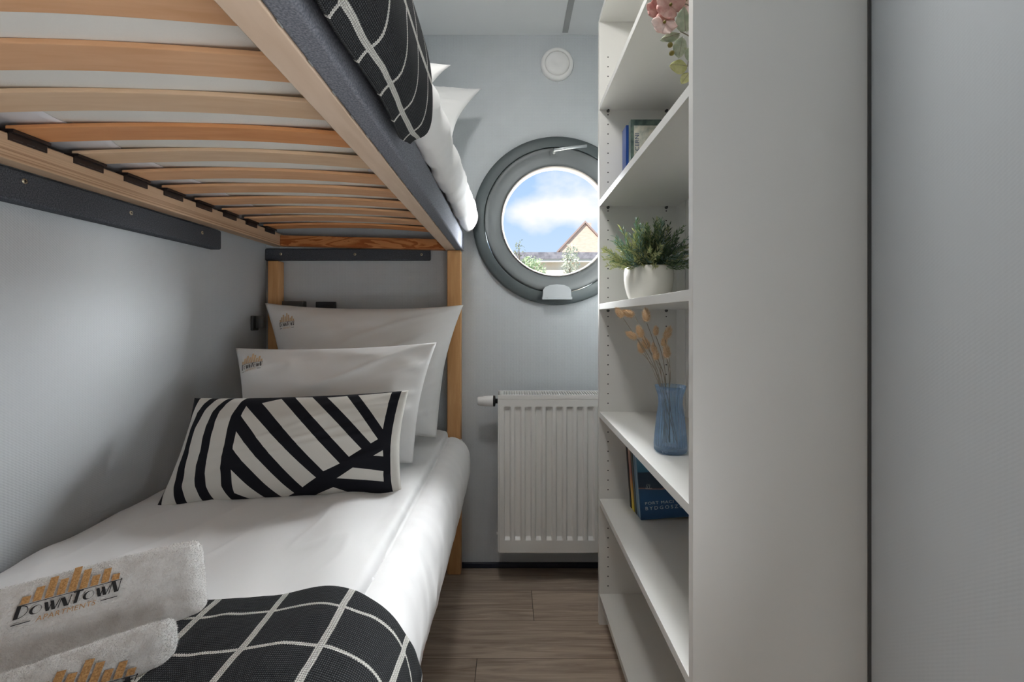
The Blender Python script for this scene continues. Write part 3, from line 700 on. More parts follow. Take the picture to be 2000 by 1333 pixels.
# lower mattress
m_l = MB().box(-.985, -.225, -.10, 1.87, .335, .53).build('mattress', M_matt, bevel=.03, seg=4)
tag(m_l, 'foam mattress under the white duvet on the lower bunk', 'mattress')
PL = Profile([(-1.025, -.525), (-1.0, -.505), (-.94, -.490), (-.80, -.478), (-.60, -.470), (-.42, -.464), (-.31, -.455), (-.262, -.456), (-.251, -.460), (-.2475, -.468), (-.2455, -.478), (-.240, -.480), (-.228, -.477), (-.203, -.483),
              (-.180, -.503), (-.163, -.535), (-.157, -.58), (-.161, -.63), (-.176, -.69), (-.192, -.75), (-.205, -.80), (-.215, -.83)])
PLB = Profile([(-1.025, -.525), (-1.0, -.505), (-.94, -.490), (-.80, -.478), (-.60, -.470), (-.42, -.464), (-.31, -.455), (-.255, -.457), (-.225, -.465), (-.198, -.479),
              (-.176, -.502), (-.160, -.535), (-.155, -.58), (-.159, -.63), (-.174, -.69), (-.190, -.75), (-.203, -.80), (-.213, -.83)])
def duvet_pt(a, y, off=0, prof=None):
    p_, n_ = (prof or PL).at(a)
    w_ = .0035*fbm(p_.x*5, y*4, p_.y*5+3)+.0022*fbm(p_.x*12, y*7, p_.y*12)
    if p_.x > -.5: w_ += ss(-.478, -.52, p_.y)*(.004*fbm(a*4, y*14, 7)+.003*fbm(a*9+y*16, y*5, 2)) if p_.y < -.478 else 0
    w_ += .004*math.sin((y*26+p_.x*22))*math.exp(-((y-1.15)/.12)**2)*(.5+fbm(p_.x*3, y*3, 4))*(1-ss(-.30, -.245, p_.x))
    # long soft drag folds fanning out from below the cushion
    w_ += .0045*math.sin((p_.x+.15)*34+y*9)*ss(.6, .9, y)*(1-ss(1.2, 1.5, y))*ss(-.62, -.4, p_.x)*(1-ss(-.30, -.245, p_.x))
    rg = lambda a_, b_, c_: (1-abs(fbm(a_, b_, c_))*2.2)
    kk = ss(-.285, -.235, p_.x); w1 = .0055*max(0, rg(p_.x*3.2+y*2.2, y*1.4-p_.x*1.0, 4))**3+.0038*max(0, rg(p_.x*7-y*3, y*4+p_.x*2, 8))**3
    w2 = .0030*max(0, rg(a*5, y*11, 4))**3*ss(.5, .7, y)+.0030*max(0, rg(a*4+y*5, y*7, 14))**2
    w_ += (w1*(1-kk)+w2*kk)*(1 if prof is None else .5)
    end = ss(1.82, 1.905, y)
    x, z = p_.x+n_.x*(w_+off), p_.y+n_.y*(w_+off)
    z -= end*.030 if p_.y > -.5 else 0; x -= end*.028*ss(-.5, -.2, p_.x)
    widen = -.010*(1-ss(.5, 1.6, y))*ss(-.30, -.22, p_.x)
    return Vector((x+widen, y, H+z))
mb = MB().grid(lambda a, y: duvet_pt(a, y), 280, 150, 0, PL.total, -.12, 1.905)
d_l = mb.build('duvet', M_linen, smooth=True, solid=.012)
tag(d_l, 'smooth white duvet covering the whole lower bunk and hanging over its open side', 'duvet')
# blanket over the foot of the lower bed
BLM = blanket_mat('charcoal blanket with ivory check', 0, 0)
s0 = PLB.s_of_x(-.62); sA = PLB.s_of_x(-.358); s1 = PLB.s_of_x(-.25)+.30
def bl_low(a, t_):
    p_, _ = PLB.at(a); x = p_.x
    far = .728+.055*(min(x, -.27)+.45)-.012*ss(-.28, -.17, x)+.085*ss(.50, .68, -p_.y)*ss(-.5, -.2, x)
    y = .12+(far-.12)*t_
    e_ = min(a-s0, s1-a, (1-t_)*.6)
    off = .0045+.004*max(0, 1-e_/.02)*0+.0028*fbm(x*11, y*9, 1)
    q_ = duvet_pt(a, y, off+.0065, PLB)
    return q_
mb = MB().grid(bl_low, 90, 90, s0, s1, 0, 1, uvf=lambda a, t_: (a-sA, bl_low(a, t_).y-.055*(bl_low(a, t_).x+.45)-.604))
o = mb.build('throw_blanket', BLM, smooth=True, solid=-.0045)
tag(o, 'charcoal knitted blanket with ivory check lying across the lower bed beside the towels', 'blanket')

# upper mattress with its elastic sheet, seen from below through the slats
o = tilt(MB().box(-1.036, -.232, -.12, 1.845, H+.374, H+.50)).build('mattress', M_matt, bevel=.006, seg=3)
m_u = tag(o, 'cream mattress on the upper bunk seen between the slats', 'mattress')
mb = MB()
for side in (0, 1):
    def sh(a, y, side=side):
        wv = .025*fbm(y*4, side*5)+.018*fbm(y*11, side*3+9)
        if side == 0: x = -1.034+a*(.175+wv)
        else: x = -.234-a*(.075+wv+.02*math.sin(y*23))
        return (x, y, H+.3728-.025*(x+.6)-.0035*a*math.sin(a*3)*abs(math.sin(y*19)))
    mb.grid(sh, 8, 120, 0, 1, -.11, 1.84)
mb.build('fitted_sheet_hem', M_sheet, m_u, smooth=True, solid=.0008)

PU = Profile([(-1.02, .50), (-.95, .545), (-.8, .56), (-.5, .565), (-.32, .56), (-.24, .548), (-.19, .522), (-.160, .485), (-.147, .445), (-.150, .405), (-.162, .375), (-.178, .362), (-.190, .366), (-.20, .376)])
def duvu(a, y, off=0):
    p_, n_ = PU.at(a); w_ = .004*fbm(p_.x*6, y*5, p_.y*6)+.007*(1-abs(fbm(a*2, y*9+a*7, 7))*2)**2*ss(-.4,-.2,p_.x)+.004*fbm(a*6, y*26+a*20, 3)
    end = ss(1.80, 1.90, y); x, z = p_.x+n_.x*(w_+off), p_.y+n_.y*(w_+off)
    z += -.03*end*ss(.4, .5, z); x += .012*(y-1.0)*ss(-.4, -.2, x)
    return Vector((x, y, H+z))
d_u = MB().grid(duvu, 110, 150, 0, PU.total, -.12, 1.90).build('duvet', M_linen2, smooth=True, solid=.02)
tag(d_u, 'puffy white duvet on the upper bunk bulging over the grey rail', 'duvet')
BLU = blanket_mat('charcoal blanket with ivory check upper', 0, 0)
PB = Profile([(-.62, .565), (-.5, .575), (-.32, .570), (-.24, .560), (-.195, .538), (-.166, .500), (-.152, .450), (-.147, .405), (-.147, .360), (-.153, .330), (-.166, .308), (-.176, .286)])
def bl_up(a, t_):
    p_, n_ = PB.at(a); x, z = p_.x, p_.y
    far = .80-.025*ss(.33, .28, z)+.008*fbm(z*9, 2); y = .02+(far-.02)*t_
    hang = ss(.45, .3, z)
    w_ = .003*fbm(x*7, y*7, z*7)+.0035*hang*math.sin(y*24)+.004
    tip = ss(.90, 1, t_)
    z += tip*tip*.016*ss(.36, .28, p_.y)+.003*hang*math.sin(y*13)
    return Vector((x+n_.x*(w_+.003), y, H+z+n_.y*(w_+.003)))
o = MB().grid(bl_up, 90, 90, 0, PB.total, 0, 1, uvf=lambda a, t_: (a-(PB.total-.024), .78*t_-.018)).build('throw_blanket', BLU, smooth=True, solid=-.005)
tag(o, 'charcoal knitted blanket with ivory check hanging over the edge of the upper bunk', 'blanket')
pillow('pillow', (Vector((-.84, 1.62, H+.60)), Vector((-.21, 1.62, H+.60)), Vector((-.90, 1.80, H+.90)), P(941, 173, 1.80)), .13,
    'rear white pillow on the upper bunk, its corner pointing at the far wall', M_linen2, pinch=.09, seed=1.7, wr=.008)
pillow('pillow', (Vector((-.86, 1.32, H+.59)), Vector((-.26, 1.32, H+.59)), Vector((-.90, 1.45, H+.86)), P(881, 127, 1.46)), .12,
    'front white pillow of the two on the upper bunk, partly behind the dark blanket', M_linen2, pinch=.08, seed=6.3, wr=.008)

# ------------------------------------------------------------------ towels leaning on the lower bed
uh = Vector((math.cos(math.radians(41)), math.sin(math.radians(41)), 0)); nh = Vector((uh.y, -uh.x, 0)); ph = math.radians(40)
Nf = nh*math.cos(ph)+Vector((0, 0, math.sin(ph))); Ef = Vector((0, 0, math.cos(ph)))-nh*math.sin(ph)
B1 = Vector((-.478, .668, H-.462))
def towel(plane0, crn, label, thick, tilt_u=0, hgt=None, seed=0, w_=.44, logo_px=None):
    TR = ray_plane(crn[0], crn[1], plane0, Nf)
    hgt = hgt or ((TR.z-(H-.462))/Ef.z)
    n = 54
    def S(a, b_, side):    # a: 0 right .. 1 left ; b_: 0 top .. 1 bottom
        u_ = a*2-1; v_ = b_*2-1
        # superellipse outline for soft corners
        e_ = max(abs(u_), abs(v_)); ex = 12.0
        r_ = (abs(u_)**ex+abs(v_)**ex)**(1/ex) if e_ > 0 else 1
        k_ = (e_/r_) if r_ > 0 else 1
        uu, vv = u_*(1+(k_-1)*ss(.6, 1, e_)), v_*(1+(k_-1)*ss(.6, 1, e_))
        pr = min((1-abs(u_))*w_/2, (1-abs(v_))*hgt/2); rad_ = thick*.5
        f = math.sqrt(max(0, 1-(1-min(1, pr/rad_))**2))
        wob_ = .0015*fbm(a*9, b_*6, seed+side)+.0009*fbm(a*40, b_*26, seed)
        c_ = TR-uh*(w_/2)*(1+uu)-Ef*(hgt/2)*(1+vv)-Nf*(thick/2)
        return c_+Nf*(side*(thick/2*f+wob_*f))+Ef*.001*fbm(a*30, 5, seed)+uh*.001*fbm(b_*30, 9, seed)
    mb = MB(); nu_, nv_ = 110, 70
    mb.grid(lambda a, b_: S(a, b_, 1), nu_, nv_, flip=False); mb.grid(lambda a, b_: S(a, b_, -1), nu_, nv_, flip=True)
    o = mb.build('folded_towel', M_terry, smooth=True, weld=True); tag(o, label, 'towel', None)
    # fluffy pile: short fibres all over the towel
    me = o.data; hm = MB(); rnd = random.Random(int(seed*10)+1)
    for p_ in me.polygons:
        c_ = p_.center; nn_ = p_.normal
        if nn_.dot(Nf) < -.3: continue
        for _ in range(4):
            vs_ = [me.vertices[i].co for i in p_.vertices]; a_, b_ = rnd.random(), rnd.random()
            q0 = vs_[0].lerp(vs_[1], a_).lerp(vs_[-1].lerp(vs_[-2], a_), b_)
            d = (nn_+Vector((rnd.gauss(0, .6), rnd.gauss(0, .6), rnd.gauss(0, .6)))).normalized()*rnd.uniform(.0015, .0032)
            t_ = d.cross(Vector((rnd.random(), rnd.random(), rnd.random()))).normalized()*.00035
            hm.v += [tuple(q0-t_), tuple(q0+t_), tuple(q0+d)]; k_ = len(hm.v); hm.f.append((k_-3, k_-2, k_-1)); hm.m.append(0)
    h_ = hm.build('terry_pile', M_terry, o); h_['kind'] = 'stuff'
    if logo_px:
        A_, B_, up = [ray_plane(*q_, plane0, Nf) for q_ in logo_px]
        ex_ = B_-A_; ey_ = Nf.cross(ex_)*1.0
        sc_ = (up-A_).dot(ey_.normalized())/ (ex_.length)/.72
        ey_ = ey_.normalized()*ex_.length*sc_
        logo('embroidered_logo', lambda x, y: A_+ex_*x+ey_*(y+.045)+Nf*.0034, o, .16)
    return o
towel(B1, (399, 1036), 'folded white towel with gold skyline logo, the farther of two on the bed', .068, seed=1, logo_px=((22, 1226), (232, 1166), (60, 1118)))
towel(B1+Nf*.073-Ef*.02, (348, 1188), 'folded white towel nearest the camera in the bottom left corner', .068, seed=2, logo_px=((5, 1432), (257, 1360), (51, 1302)))

# ------------------------------------------------------------------ sockets and reading lamp behind the pillow
def wallplate(x0, x1, z0, z1, dep, m, name, label, cat):
    t_ = thing(name, ((x0+x1)/2, YF, z0), label, cat)
    MB().box(x0, x1, YF-dep, YF, z0, z1).build('cover_plate', m, t_, bevel=.003)
    return t_
t_ = wallplate(-.968, -.866, H-.03, H+.072, .035, M_greyp, 'switch_box', 'dark grey switch box on the far wall beside the left bed post', 'switch')
MB().box(-.955, -.882, YF-.038, YF-.034, H-.015, H+.060).build('switch_rocker', M_greyp, t_, bevel=.002)
t_ = wallplate(-.824, -.738, H-.017, H+.070, .012, M_black, 'wall_socket', 'black square wall socket just above the rear pillow', 'socket')
MB().lathe([(.034, -.013), (.030, -.0125), (.029, -.004), (.0001, -.004)], (-.781, YF, H+.026), 'Y', 24).build('socket_insert', M_black, t_, smooth=True)
t_ = thing('reading_lamp', (-1.02, 1.86, H-.03), 'small dark reading lamp in the corner left of the rear pillow', 'lamp')
MB().box(XL, -1.03, 1.83, 1.875, H-.05, H+.01).build('lamp_base', M_greyp, t_, bevel=.003)
MB().lathe([(.0001, .0), (.014, .0), (.016, -.02), (.016, -.05), (.0001, -.05)], (-1.013, 1.85, H+.01), 'Z', 16).build('lamp_head', M_greyp, t_, smooth=True)

# ------------------------------------------------------------------ potted plant on shelf D
ZD = H+.050; pc = Vector((.425, 1.385, ZD))
pot = thing('potted_plant', tuple(pc), 'bushy artificial green plant in a white ceramic pot on the bookcase', 'plant')
M_ceram = mat('cream ceramic', (.74, .72, .66), .25, spec=.5)
R_ = .074
prof = [(.0001, .001), (.052, .001), (.057, .004), (.064, .02), (.0705, .045), (.0735, .070), (.0730, .09), (.0705, .102), (.0690, .105), (.066, .103), (.063, .09), (.0001, .088)]
MB().lathe(prof, tuple(pc), 'Z', 12*8, rfun=lambda a, h: 1-.006*abs(math.sin(3*a))**.5).build('pot', M_ceram, pot, smooth=True)
M_soil = mat('dark soil', (.03, .025, .018), .9)
MB().lathe([(.0001, .094), (.060, .094), (.061, .088)], tuple(pc), 'Z', 32).build('soil', M_soil, pot)
M_g = [mat('needle green', (.21, .30, .15), .6), mat('needle yellow green', (.48, .50, .26), .6), mat('needle blue green', (.27, .38, .32), .6), mat('needle dark green', (.075, .12, .065), .6)]
rnd = random.Random(11); mb = MB(); st = MB()
def sprig(mb, st, base, dirv, ln, mi, rnd):
    pts = []; p_ = base.copy(); d = dirv.normalized(); nseg = 8
    for k in range(nseg+1):
        pts.append(p_.copy()); d = (d+Vector((0, 0, -.07*(1-abs(d.z)) if k > 2 else .02))+Vector((rnd.gauss(0, .04), rnd.gauss(0, .04), rnd.gauss(0, .04)))).normalized(); p_ += d*ln/nseg
    if any(q_.x > BX1-.036 or q_.y > BY1-.020 or q_.x < BX0-.03 for q_ in pts): return
    st.tube(pts, .0012, 4, r1=.0006)
    m = 26
    for k in range(m):
        s_ = .22+.78*k/(m-1); f_ = s_*nseg; i = min(int(f_), nseg-1); q_ = pts[i].lerp(pts[i+1], f_-i); t_ = (pts[i+1]-pts[i]).normalized()
        side = t_.cross(Vector((rnd.gauss(0, 1), rnd.gauss(0, 1), rnd.gauss(0, 1)))).normalized()
        nd = (t_*rnd.uniform(.7, 1.1)+side*rnd.uniform(.5, .8)).normalized(); nl = rnd.uniform(.016, .026)*(1.1-.35*s_)
        wv = nd.cross(Vector((rnd.gauss(0, 1), rnd.gauss(0, 1), rnd.gauss(0, 1)))).normalized()*.0021
        b0 = len(mb.v); up = nd.cross(wv).normalized()*.0006
        mid_ = q_+nd*nl*.5+up
        mb.v += [tuple(q_), tuple(mid_-wv), tuple(q_+nd*nl), tuple(mid_+wv), tuple(mid_-up*3)]
        mb.f += [(b0, b0+1, b0+2, b0+3), (b0, b0+4, b0+2, b0+1), (b0, b0+3, b0+2, b0+4)]; mb.m += [mi]*3
for k in range(190):
    az = rnd.uniform(0, 2*PI); el = math.radians(rnd.choice([rnd.uniform(8, 40), rnd.uniform(25, 75), rnd.uniform(50, 88)]))
    d = Vector((math.cos(az)*math.cos(el), math.sin(az)*math.cos(el), math.sin(el)))
    ln = rnd.uniform(.10, .155)*(1.0 if el > .7 else .95)
    base = pc+Vector((rnd.uniform(-.035, .035), rnd.uniform(-.035, .035), .090))
    mi = rnd.choice([0, 0, 2, 2, 3, 1]) if d.x > -.2 else rnd.choice([1, 1, 0, 2])
    sprig(mb, st, base, d, ln, mi, rnd)
o = mb.build('foliage', M_g, pot); o['kind'] = 'stuff'
o = st.build('stems', M_g[3], pot); o['kind'] = 'stuff'

# ------------------------------------------------------------------ vase with bunny tail grass on shelf E
ZE = H-.3245; vc = Vector((.392, 1.105, ZE))
M_glass = bpy.data.materials.new('blue ribbed glass'); nt, N, L = nodes_of(M_glass)
o_ = N.new('ShaderNodeOutputMaterial'); tr = N.new('ShaderNodeBsdfTransparent'); tr.inputs[0].default_value = (.84, .925, 1, 1)
gl = N.new('ShaderNodeBsdfGlossy'); gl.inputs['Roughness'].default_value = .08; df = N.new('ShaderNodeBsdfDiffuse'); df.inputs[0].default_value = (.30, .56, .95, 1)
lw = N.new('ShaderNodeLayerWeight'); lw.inputs[0].default_value = .35
m1_ = N.new('ShaderNodeMixShader'); L.new(mth(N, L, 'MULTIPLY_ADD', lw.outputs['Facing'], .34, .03), m1_.inputs[0]); L.new(tr.outputs[0], m1_.inputs[1]); L.new(df.outputs[0], m1_.inputs[2])
m2_ = N.new('ShaderNodeMixShader'); L.new(mth(N, L, 'MULTIPLY_ADD', lw.outputs['Fresnel'], .5, .04), m2_.inputs[0]); L.new(m1_.outputs[0], m2_.inputs[1]); L.new(gl.outputs[0], m2_.inputs[2]); L.new(m2_.outputs[0], o_.inputs[0])
hv = .161
vprof = [(.0001, .002), (.034, .002), (.038, .006), (.0385, .02), (.036, .05), (.0325, .085), (.0272, .118), (.0285, .136), (.0345, .155), (.0362, .161), (.0348, .161), (.0270, .137), (.0258, .118), (.031, .085), (.0345, .05), (.036, .016), (.0001, .012)]
rb = lambda a, h: 1+.014*math.cos(28*a)*(1 if h > .004 else 0)
vase = thing('glass_vase', tuple(vc), 'ribbed blue glass vase holding dried grass on the bookcase', 'vase')
MB().lathe(vprof, tuple(vc), 'Z', 28*8, rfun=rb).build('vase_body', M_glass, vase, smooth=True)
mb = MB()
for pl in text_polys('WGi', 1): mb.poly([(vc.x-.030+a_*.014, vc.y-.0262-.0*a_, vc.z+.004+b_*.008) for a_, b_ in pl])
M_frost = mat('frosted etching', (.8, .85, .9), .5)
mb.build('etched_mark', M_frost, vase)
M_bunny = [mat('dried grass tan', (.66, .46, .27), .9), mat('dried grass pale', (.86, .76, .60), .9)]
M_stem = mat('dried stem', (.30, .26, .20), .7)
heads = [((1210, 612), (-.3, .45), .9), ((1227, 613), (-.6, .25), 1.0), ((1262, 617), (-.05, 1), 1.0), ((1281, 647), (.05, 1), .7), ((1304, 651), (.35, 1), .95), ((1297, 668), (.2, 1), .8),
         ((1234, 656), (-.75, .45), .9), ((1250, 649), (-.35, 1), 1.0), ((1262, 672), (-.5, 1), 1.0), ((1252, 680), (-.3, 1), .95), ((1277, 681), (-.1, 1), .75), ((1281, 694), (-.15, 1), .8), ((1302, 688), (0, 1), .95)]
where = ['topmost left', 'second from the left at the top', 'top centre, upright', 'small and round near the centre', 'uppermost of the right cluster', 'below the uppermost right one', 'pointing far left at middle height',
         'upper one of the left middle cluster', 'centre of the left middle cluster', 'lowest of the left middle cluster', 'pale one in the centre front', 'lowest, right under the pale one', 'lowest on the right side']
rnd = random.Random(5)
for i, ((px, py), (dx, dz), sz) in enumerate(heads):
    D = 1.105+rnd.uniform(-.05, .045)
    hc = P(px, py, D)
    t_ = thing('dried_grass_stem', tuple(hc), 'bunny tail grass head in the blue vase, '+where[i], 'dried grass', 'dried bunny tail grasses in the blue vase')
    ax = Vector((dx, rnd.uniform(-.2, .2), dz)).normalized(); ln = .0175*sz; ra = .0100*sz
    q = Matrix.Identity(3); rot = ax.to_track_quat('Z', 'Y').to_matrix()
    mb = MB(); b0 = 0; nr_, nc_ = 10, 14
    def hp_(a, th_, k=1.0):
        rr = ra*math.sin(th_)*(1-.18*math.cos(th_))*k; return hc+rot @ Vector((rr*math.cos(a), rr*math.sin(a), ln*math.cos(th_)*k))
    for r1_ in range(nr_+1):
        for c_ in range(nc_): mb.v.append(tuple(hp_(2*PI*c_/nc_, .02+(PI-.04)*r1_/nr_, .8)))
    for r1_ in range(nr_):
        for c_ in range(nc_): c2 = (c_+1) % nc_; mb.f.append((r1_*nc_+c_, r1_*nc_+c2, (r1_+1)*nc_+c2, (r1_+1)*nc_+c_)); mb.m.append(0)
    for _ in range(520):
        a = rnd.uniform(0, 2*PI); th_ = math.acos(rnd.uniform(-1, 1)); p0 = hp_(a, th_, .75); p1 = hp_(a+rnd.gauss(0, .12), max(0, th_-.25), rnd.uniform(1.05, 1.35))
        wv = (p1-p0).cross(Vector((rnd.random(), rnd.random(), rnd.random()))).normalized()*.00028
        b0 = len(mb.v); mb.v += [tuple(p0-wv), tuple(p0+wv), tuple(p1)]; mb.f.append((b0, b0+1, b0+2)); mb.m.append(1 if rnd.random() < .35 else 0)
    mb.build('grass_head', M_bunny, t_)
    az = rnd.uniform(0, 2*PI); foot = vc+Vector((.018*math.cos(az), .018*math.sin(az), .018)); rimp = vc+Vector((max(-.022, min(.02, (hc.x-vc.x)*.28)), (hc.y-vc.y)*.2, .15))
    base_h = hc-ax*ln
    pts = [foot, foot.lerp(rimp, .5), rimp]
    for k in range(1, 7):
        s_ = k/6; pts.append(rimp.lerp(base_h, s_)+Vector((.006*math.sin(PI*s_)*(1 if hc.x < vc.x else -1), 0, .004*math.sin(PI*s_))))
    MB().tube(pts, .0008, 5).build('stem', M_stem, t_)

# ------------------------------------------------------------------ pink flower spray over shelf C
M_petal = mottle(mat('pink petal', (.75, .42, .38), .7), (.60, .27, .24), (.80, .52, .46), ns=60, detail=2)
M_petal2 = mottle(mat('pale pink petal', (.85, .65, .6), .7), (.70, .46, .41), (.82, .66, .60), ns=60, detail=2)
M_leafp = mottle(mat('pale sage leaf', (.5, .55, .42), .7), (.38, .45, .32), (.58, .62, .48), ns=80)
M_leafy = mottle(mat('yellow green leaf', (.6, .6, .3), .7), (.50, .51, .20), (.66, .65, .36), ns=80)
M_berry = mat('olive berry', (.22, .18, .03), .5)
fs = thing('flower_spray', tuple(Vector((.42, .86, H+.408))), 'pink artificial flowers with pale leaves drooping beside the near bookcase panel', 'flowers')
def petal(c0, ang, ln, wd, m, yb, parent, name='petal', curl=.3):
    mb = MB(); c0 = Vector(c0); ex_ = Vector((math.cos(ang), 0, math.sin(ang))); ey_ = Vector((-math.sin(ang), 0, math.cos(ang)))
    def f(u, v):
        wv = wd*.5*(math.sin(PI*min(1, u**.8))**.65)*(1 if u < .98 else .55)
        return c0+ex_*ln*u+ey_*v*wv+Vector((0, yb-curl*ln*(u*u)+.12*wd*v*v+.03*ln*math.sin(9*u+5*v), 0))
    mb.grid(f, 10, 8, .02, 1, -1, 1); return mb.build(name, m, parent, smooth=True, solid=.0005)
DF = .86
def blossom(px, py, D, sz, m, angs):
    c0 = P(px, py, D)
    for a in angs: petal(c0, math.radians(a), sz, sz*1.05, m, 0, fs)
    mb = MB(); mb.lathe([(.0001, .004), (.0028, .002), (.003, 0), (.0001, -.003)], tuple(c0+Vector((0, -.004, 0))), 'Y', 10); mb.build('flower_centre', M_berry, fs, smooth=True)
blossom(1309, 11, .855, .030, M_petal, (150, 205, 262, 20, 90))
blossom(1285, 18, .870, .024, M_petal, (100, 170, 215, 300))
blossom(1297, 45, .850, .025, M_petal2, (228, 290, 335, 180))
blossom(1300, 32, .862, .020, M_petal, (200, 320, 20))
blossom(1338, 2, .865, .030, M_petal2, (240, 300, 180, 90))
def leaf(px, py, D, ang, ln, wd, m):
    c0 = P(px, py, D); petal(c0, math.radians(ang), ln, wd, m, 0, fs, 'leaf', .1)
    e_ = c0+Vector((math.cos(math.radians(ang)), 0, math.sin(math.radians(ang))))*ln*.95; 
    MB().tube([c0+Vector((0, -.0012, 0)), c0.lerp(e_, .5)+Vector((0, -.003-.025*ln, 0)), e_+Vector((0, -.1*ln-.001, 0))], .0004, 4).build('leaf_vein', M_stem, fs)
leaf(1338, 62, .85, 95, .045, .030, M_leafp); leaf(1328, 66, .86, 200, .040, .018, M_leafp); leaf(1333, 72, .85, 258, .042, .026, M_leafp)
leaf(1343, 130, .85, 178, .034, .027, M_leafy); leaf(1346, 142, .85, 235, .026, .018, M_leafy); leaf(1350, 90, .85, 262, .03, .02, M_leafp)
for (px, py) in ((1309, 88), (1312, 104)):
    c0 = P(px, py, .85); mb = MB().lathe([(.0001, .005), (.004, .003), (.005, 0), (.004, -.003), (.0001, -.005)], tuple(c0), 'Z', 10, rfun=lambda a, h: 1+.2*math.sin(5*a))
    mb.build('berry', M_berry, fs, smooth=True)
    MB().tube([c0, c0.lerp(P(1330, 92, .85), .5)+Vector((0, 0, .003)), P(1346, 96, .852)], .00025, 4).build('berry_stalk', M_leafy, fs)
def tb(pts, r_, m=M_stem): MB().tube(pts, r_, 6).build('stem', m, fs, smooth=True)
neck = Vector((.415, .868, H+.555))
tb([P(1315, 44, .855), P(1330, 62, .855), P(1350, 73, .857), Vector((.37, .862, H+.545)), neck], .0011)
tb([P(1309, 11, .858), P(1340, 8, .86), Vector((.38, .865, H+.575)), neck], .0011)
tb([P(1338, 2, .867), Vector((.38, .866, H+.58)), neck], .0011)
tb([P(1343, 130, .85), P(1345, 114, .851), P(1356, 100, .853), Vector((.39, .862, H+.52)), neck], .0008)
tb([neck, neck-Vector((-.003, 0, .13))], .003)
MB().lathe([(.0001, .0005), (.032, .0005), (.036, .02), (.034, .06), (.022, .09), (.018, .125), (.022, .14), (.018, .14), (.015, .12), (.03, .06), (.0001, .01)], (.418, .868, H+.408), 'Z', 32).build('flower_holder', M_ceram, fs, smooth=True)

# ------------------------------------------------------------------ books (spines to the aisle, covers towards the room)
M_page = bump_noise(mat('book pages', (.72, .69, .60), .8), (1, 300, 1), 1, .4, .0005)
def book(x0, y0, thick, w_, h_, z0, cols, label, lean=0, group=None, deco=None):
    t_ = thing('book', (x0, y0, z0), label, 'book', group)
    def lb(mb):
        ca, sa = math.cos(lean), math.sin(lean)
        mb.v = [(x0+(x-x0)*ca-(z-z0)*sa, y, z0+(x-x0)*sa+(z-z0)*ca) for x, y, z in mb.v]; return mb
    c_ = .0025
    lb(MB().box(x0, x0+c_, y0, y0+thick, z0, z0+h_)).build('spine', cols[1], t_, bevel=.001)
    lb(MB().box(x0, x0+w_, y0, y0+c_, z0, z0+h_)).build('front_cover', cols[0], t_, bevel=.0008)
    lb(MB().box(x0, x0+w_, y0+thick-c_, y0+thick, z0, z0+h_)).build('back_cover', cols[1], t_, bevel=.0008)
    lb(MB().box(x0+c_, x0+w_-.004, y0+c_, y0+thick-c_, z0+.003, z0+h_-.003)).build('pages', M_page, t_)
    if deco: deco(t_, lb)
    return t_
def zramp(name, stops, h, z0, axis=2):
    m = mat(name, (0, 0, 0), .35); nt, N, L, b = parts_of(m); t_ = N.new('ShaderNodeTexCoord'); s_ = N.new('ShaderNodeSeparateXYZ'); L.new(t_.outputs['Object'], s_.inputs[0])
    nz_ = N.new('ShaderNodeTexNoise'); nz_.inputs['Scale'].default_value = 45; mp_ = mapping(N, L, (.5, 1, 2.2)); L.new(mp_.outputs[0], nz_.inputs[0])
    r_ = N.new('ShaderNodeValToRGB'); L.new(mth(N, L, 'ADD', mth(N, L, 'DIVIDE', mth(N, L, 'SUBTRACT', s_.outputs[axis], z0), h), mth(N, L, 'MULTIPLY', mth(N, L, 'SUBTRACT', nz_.outputs[0], .5), .06)), r_.inputs[0])
    el = r_.color_ramp.elements
    while len(el) < len(stops): el.new(.5)
    for e_, (p_, c_) in zip(el, stops): e_.position = p_; e_.color = (*c_, 1)
    L.new(r_.outputs[0], b.inputs['Base Color']); return m
ZF = H-.627
lean = .075
M_bk1 = zramp('blue harbour cover', [(0, (.02, .07, .16)), (.30, (.022, .09, .22)), (.48, (.025, .085, .19)), (.49, (.35, .20, .18)), (.505, (.03, .05, .08)), (.73, (.025, .05, .09)), (.75, (.05, .17, .28)), (1, (.10, .28, .42))], .20, ZF)
M_bk1s = mat('pale blue spine', (.16, .27, .38), .4)
M_txt = mat('pale lettering', (.62, .68, .72), .5)
def deco1(t_, lb):
    mb = MB()
    for pl in text_polys('PORT MACI', 1, 1.15): mb.poly([(x_bk+.017+a_*.088, yb-.0006, ZF+.047+b_*.0085) for a_, b_ in pl])
    for pl in text_polys('BYDGOSZCZ', 1, 1.5): mb.poly([(x_bk+.017+a_*.132, yb-.0006, ZF+.030+b_*.0105) for a_, b_ in pl])
    lb(mb).build('cover_lettering', M_txt, t_)
    mb = MB(); a0 = x_bk+.022; z_ = ZF+.097
    for (p0_, p1_) in (((0, 0), (.006, .014)), ((.004, 0), (.010, .013)), ((0, 0), (.02, 0)), ((.012, 0), (.014, .013))):
        mb.tube([(a0+p0_[0], yb-.0006, z_+p0_[1]), (a0+p1_[0], yb-.0006, z_+p1_[1])], .0004, 4)
    lb(mb).build('cover_emblem', M_txt, t_)
x_bk, yb = .409, 1.411
book(x_bk, yb, .022, .165, .20, ZF, (M_bk1, M_bk1s), 'dark blue book with harbour cover and white title, front book on the lower shelf', lean, deco=deco1)
book(.408, 1.434, .014, .16, .205, ZF, (M_bk1s, mat('steel blue spine', (.10, .20, .30), .4)), 'thin steel blue book directly behind the dark blue harbour book', lean)
book(.407, 1.449, .022, .16, .21, ZF, (mat('black green cover', (.012, .03, .025), .4),)*2, 'black green book between the yellow spine and the blue books', lean)
